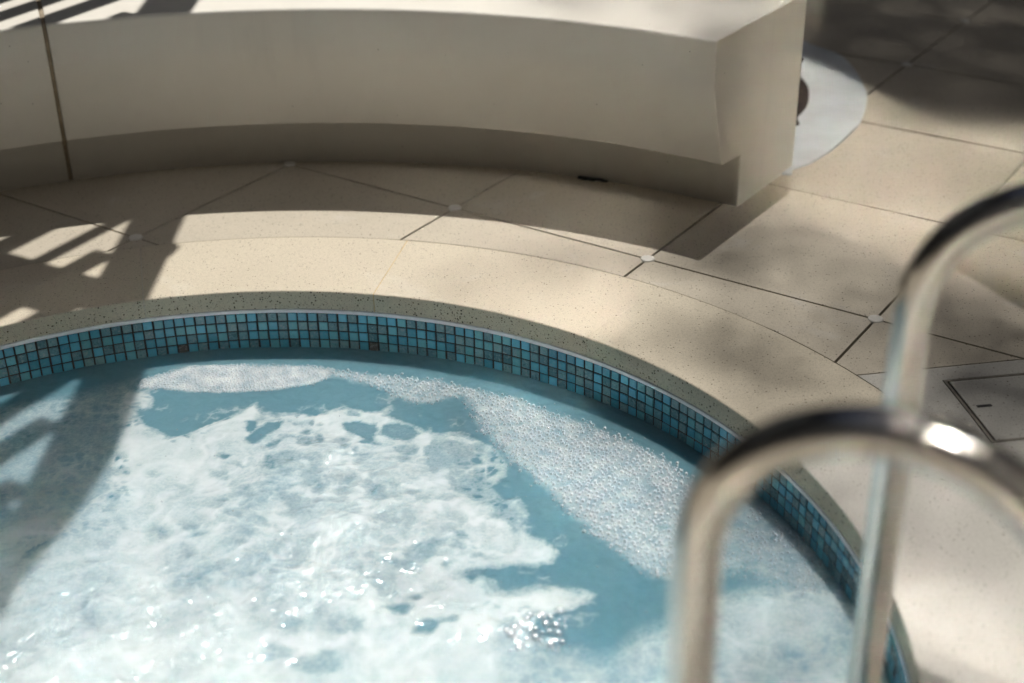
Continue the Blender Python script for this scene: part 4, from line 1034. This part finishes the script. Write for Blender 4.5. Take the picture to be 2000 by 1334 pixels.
# ------------------------------------------------------------------ unseen hotel wings, added to block sky light; the front one reflects sun
CLAD_X0 = 3.6
M_FACADE = simple("dark_facade_render", (0.075, 0.08, 0.09), 0.85, noise=0.06, scale=1.5)  # dark so the added wings return little light
M_FACADE_W = simple("grey_facade_render", (0.10, 0.105, 0.115), 0.8, noise=0.05, scale=1.5)
M_PANE = simple("dark_window_glass", (0.03, 0.04, 0.05), 0.08)
def wing(o, du, w, h, mat, label, dn, depth=8.0, balcony=0.7, windows=True):
    """a storeyed wing: o = bottom corner, du = along the front, dn = outward normal of the front"""
    du, dn = Vector(du), Vector(dn); o = Vector(o)
    e = empty("unseen_wing", o, label, "building", "hotel wings round the courtyard")
    bm = bmesh.new(); c = o + du * (w / 2) - dn * (depth / 2) + Vector((0, 0, h / 2))
    box(bm, c, du, dn, (0, 0, 1), w, depth, h); bmesh.ops.recalc_face_normals(bm, faces=bm.faces[:])
    bm_obj("wall", bm, mat, e)
    for s in range(int(h / 3.2)):
        z = 3.2 * s
        bm = bmesh.new(); box(bm, o + du * (w / 2) + dn * (balcony / 2) + Vector((0, 0, z + 3.05)), du, dn, (0, 0, 1), w, balcony, 0.2)
        bm_obj("balcony_slab", bm, mat, e)
        for k in range(int(w / 4.5) if windows else 0):
            bm = bmesh.new(); box(bm, o + du * (2.6 + 4.5 * k) + dn * 0.03 + Vector((0, 0, z + 1.35)), du, dn, (0, 0, 1), 2.2, 0.06, 2.1)
            bm_obj("window", bm, M_PANE, e)
    return e
wing((-16, 15.5, 0), (1, 0, 0), 32, 19.3, M_FACADE, "dark unseen hotel wing added behind the bench to cut the sky light", (0, -1, 0))
wing((-9, -8, 0), (0, 1, 0), 23, 16.1, M_FACADE, "dark unseen hotel wing added on the left to cut the sky light", (1, 0, 0))
M_CLAD_LOW = simple("satin_silver_glazing", (0.86, 0.86, 0.86), 0.12, 1.0)  # made more reflective than the upper bays to lift the shaded water
M_BOUNCE = simple("pale_bounce_render", (0.72, 0.68, 0.60), 0.85, noise=0.05, scale=1.5)
M_CLAD = simple("satin_bronze_glazing", (0.84, 0.82, 0.78), 0.12, 1.0)
front = wing((-12, -4.5, 0), (1, 0, 0), 28, 35.5, M_FACADE_W, "tall unseen grey hotel wing behind the camera whose satin bays reflect the sun", (0, 1, 0), balcony=0.12, windows=False)
# metal bays laid out to throw the sun back on to the terrace: full width below, only the right half above
for x0, z0, z1 in ((1.0, 8.15, 11.05), (1.0, 11.35, 14.25), (1.0, 14.55, 17.45), (1.0, 17.75, 18.95), (2.5, 19.05, 20.5), (3.75, 20.95, 23.85), (3.75, 24.15, 27.05), (3.75, 27.35, 30.25)):
    x1 = 12.6
    bm = bmesh.new()
    box(bm, Vector(((x0 + x1) / 2, -4.5 + 0.5, (z0 + z1) / 2)), Vector((0.998, 0.066, 0)), Vector((-0.066, 0.998, 0)), (0, 0, 1), x1 - x0, 0.06, z1 - z0)
    bm_obj("glazed_bay", bm, M_CLAD_LOW if z1 < 19 else M_CLAD, front)
for xc, wd in ((9.2, 12.4),):  # pale wall added to bounce sunlight on to the bench front
    bm = bmesh.new(); box(bm, (xc, -4.2, 3.95), (1, 0, 0), (0, 1, 0), (0, 0, 1), wd, 0.5, 7.9)
    bm_obj("bounce_wall", bm, M_BOUNCE, front)
wing((13.0, 16, 0), (0, -1, 0), 21, 17.0, M_FACADE, "dark unseen hotel wing added on the right to block the sky", (-1, 0, 0))

par = empty("parasol", (2.25, 4.05, 0), "grey unseen parasol added to keep reflected sun off the far paving", "parasol")  # added out of view to block reflected sun at the far right
bm = bmesh.new()
n = 8; top = bm.verts.new((2.25, 4.05, 2.85))
rim_ = [bm.verts.new((2.25 + 0.95 * math.cos(2 * math.pi * k / n), 4.05 + 0.95 * math.sin(2 * math.pi * k / n), 2.42)) for k in range(n)]
low_ = [bm.verts.new((v.co.x, v.co.y, 2.30)) for v in rim_]
for k in range(n):
    bm.faces.new((top, rim_[k], rim_[(k + 1) % n])); bm.faces.new((rim_[k], low_[k], low_[(k + 1) % n], rim_[(k + 1) % n]))
bm_obj("canopy", bm, M_SAIL, par)
bm = bmesh.new(); tube(bm, [(2.25, 4.05, 0), (2.25, 4.05, 2.84)], 0.024, 16)
bm_obj("pole", bm, M_CHROME, par)

OPAC = np.array([(0.2, 3.0, 0), (0.3, 2.6, 0), (0.35, 3.07, 0.12), (0.45, 2.95, 0.5), (0.5, 2.65, 0.9), (0.6, 2.85, 0.62), (0.7, 3.0, 0.5), (0.58, 3.38, 0.88), (0.52, 3.22, 0.85), (0.64, 3.26, 0.75), (0.78, 3.23, 0.45), (0.95, 3.4, 0.55),
                 (0.46, 3.3, 0.65), (1.12, 4.03, 0.75), (1.4, 4.1, 0.97), (1.6, 4.8, 0.99), (1.1, 5.2, 0.97), (1.0, 3.0, 0.68), (1.1, 2.8, 0.85), (1.0, 2.5, 0.85), (0.78, 2.1, 0.22),
                 (0.75, 1.8, 0.25), (0.46, 2.34, 0.45), (0.38, 2.42, 0.25), (0.46, 2.04, 0.5), (0.28, 2.5, 0.06), (0, 2, 0), (-0.3, 3.5, 0), (0.53, 3.39, 0.6), (0.3, 3.4, 0.03), (0.7, 3.5, 0.6),
                 (0.2, 1.9, 0.03), (-0.5, 2.5, 0), (-0.8, 4, 0), (1.9, 3.5, 0.95), (2.2, 2.5, 0.9), (1.3, 3.4, 0.92), (1.0, 4.5, 0.85), (0.95, 3.75, 0.8), (0, 4.3, 0), (0.5, 4.5, 0.6),
                 (1.35, 4.6, 0.98), (1.25, 4.3, 0.93), (1.5, 3.6, 0.96), (1.6, 4.3, 0.99), (1.2, 4.75, 0.95), (2.6, 4.2, 0.97), (2.4, 5.6, 0.97), (3.4, 3.2, 0.9), (1.3, 1.0, 0.6), (0.2, 0.8, 0.95), (0.3, 0.65, 0.95), (0.45, 0.75, 0.95), (0.57, 1.15, 0.92), (0.45, 1.35, 0.8), (0.8, 1.0, 0.9), (0.1, 1.05, 0.85), (0.15, 1.6, 0.08), (-0.3, 1.4, 0)])
def opacity(x, y):  # share of sun the added tree crown should block at each ground point
    d = np.hypot(x[:, None] - OPAC[None, :, 0], y[:, None] - OPAC[None, :, 1])
    w = 1 / (d ** 3 + 1e-4)
    return (w * OPAC[None, :, 2]).sum(1) / w.sum(1)
n = 200000
qx = rng.uniform(-0.2, 3.8, n); qy = rng.uniform(0.3, 6.4, n)
op = opacity(qx, qy)
AREA = 4.0 * 6.1; LEAF_A = 0.0017
want = -np.log(1 - np.clip(op * 1.05, 0, 0.985)) / LEAF_A * AREA / n
keep_ = rng.random(n) < want
qx, qy = qx[keep_], qy[keep_]
qz = rng.uniform(19.0, 24.0, len(qx))
pts = np.c_[qx - KX * qz, qy - KY * qz, qz]
tr = empty("tree", (4.3, 11.6, 0), "tall unseen tree added to dim the sun over the right side", "tree")
leaf_cards("crown", M_LEAF, pts, 0.055, 0.115, tr, 0.45)
bm = bmesh.new()
def limb(a, b, r0, r1):
    a, b = Vector(a), Vector(b); k = 10
    t = (b - a).normalized(); o = t.orthogonal().normalized(); s = t.cross(o)
    A = [bm.verts.new(a + (o * math.cos(2 * math.pi * i / k) + s * math.sin(2 * math.pi * i / k)) * r0) for i in range(k)]
    B_ = [bm.verts.new(b + (o * math.cos(2 * math.pi * i / k) + s * math.sin(2 * math.pi * i / k)) * r1) for i in range(k)]
    for i in range(k): bm.faces.new((A[i], A[(i + 1) % k], B_[(i + 1) % k], B_[i]))
limb((4.3, 11.6, -0.05), (4.4, 11.7, 10), 0.34, 0.24); limb((4.4, 11.7, 9.9), (4.2, 12.0, 19.5), 0.24, 0.14)
for k in range(9):
    z = 15 + 0.6 * k
    limb((4.3, 11.85, z), (4.3 + random.uniform(-0.2, 2.0), 11.9 + random.uniform(-2.2, 2.2), z + 3.2), 0.10, 0.03)
bm_obj("trunk", bm, M_BARK, tr)
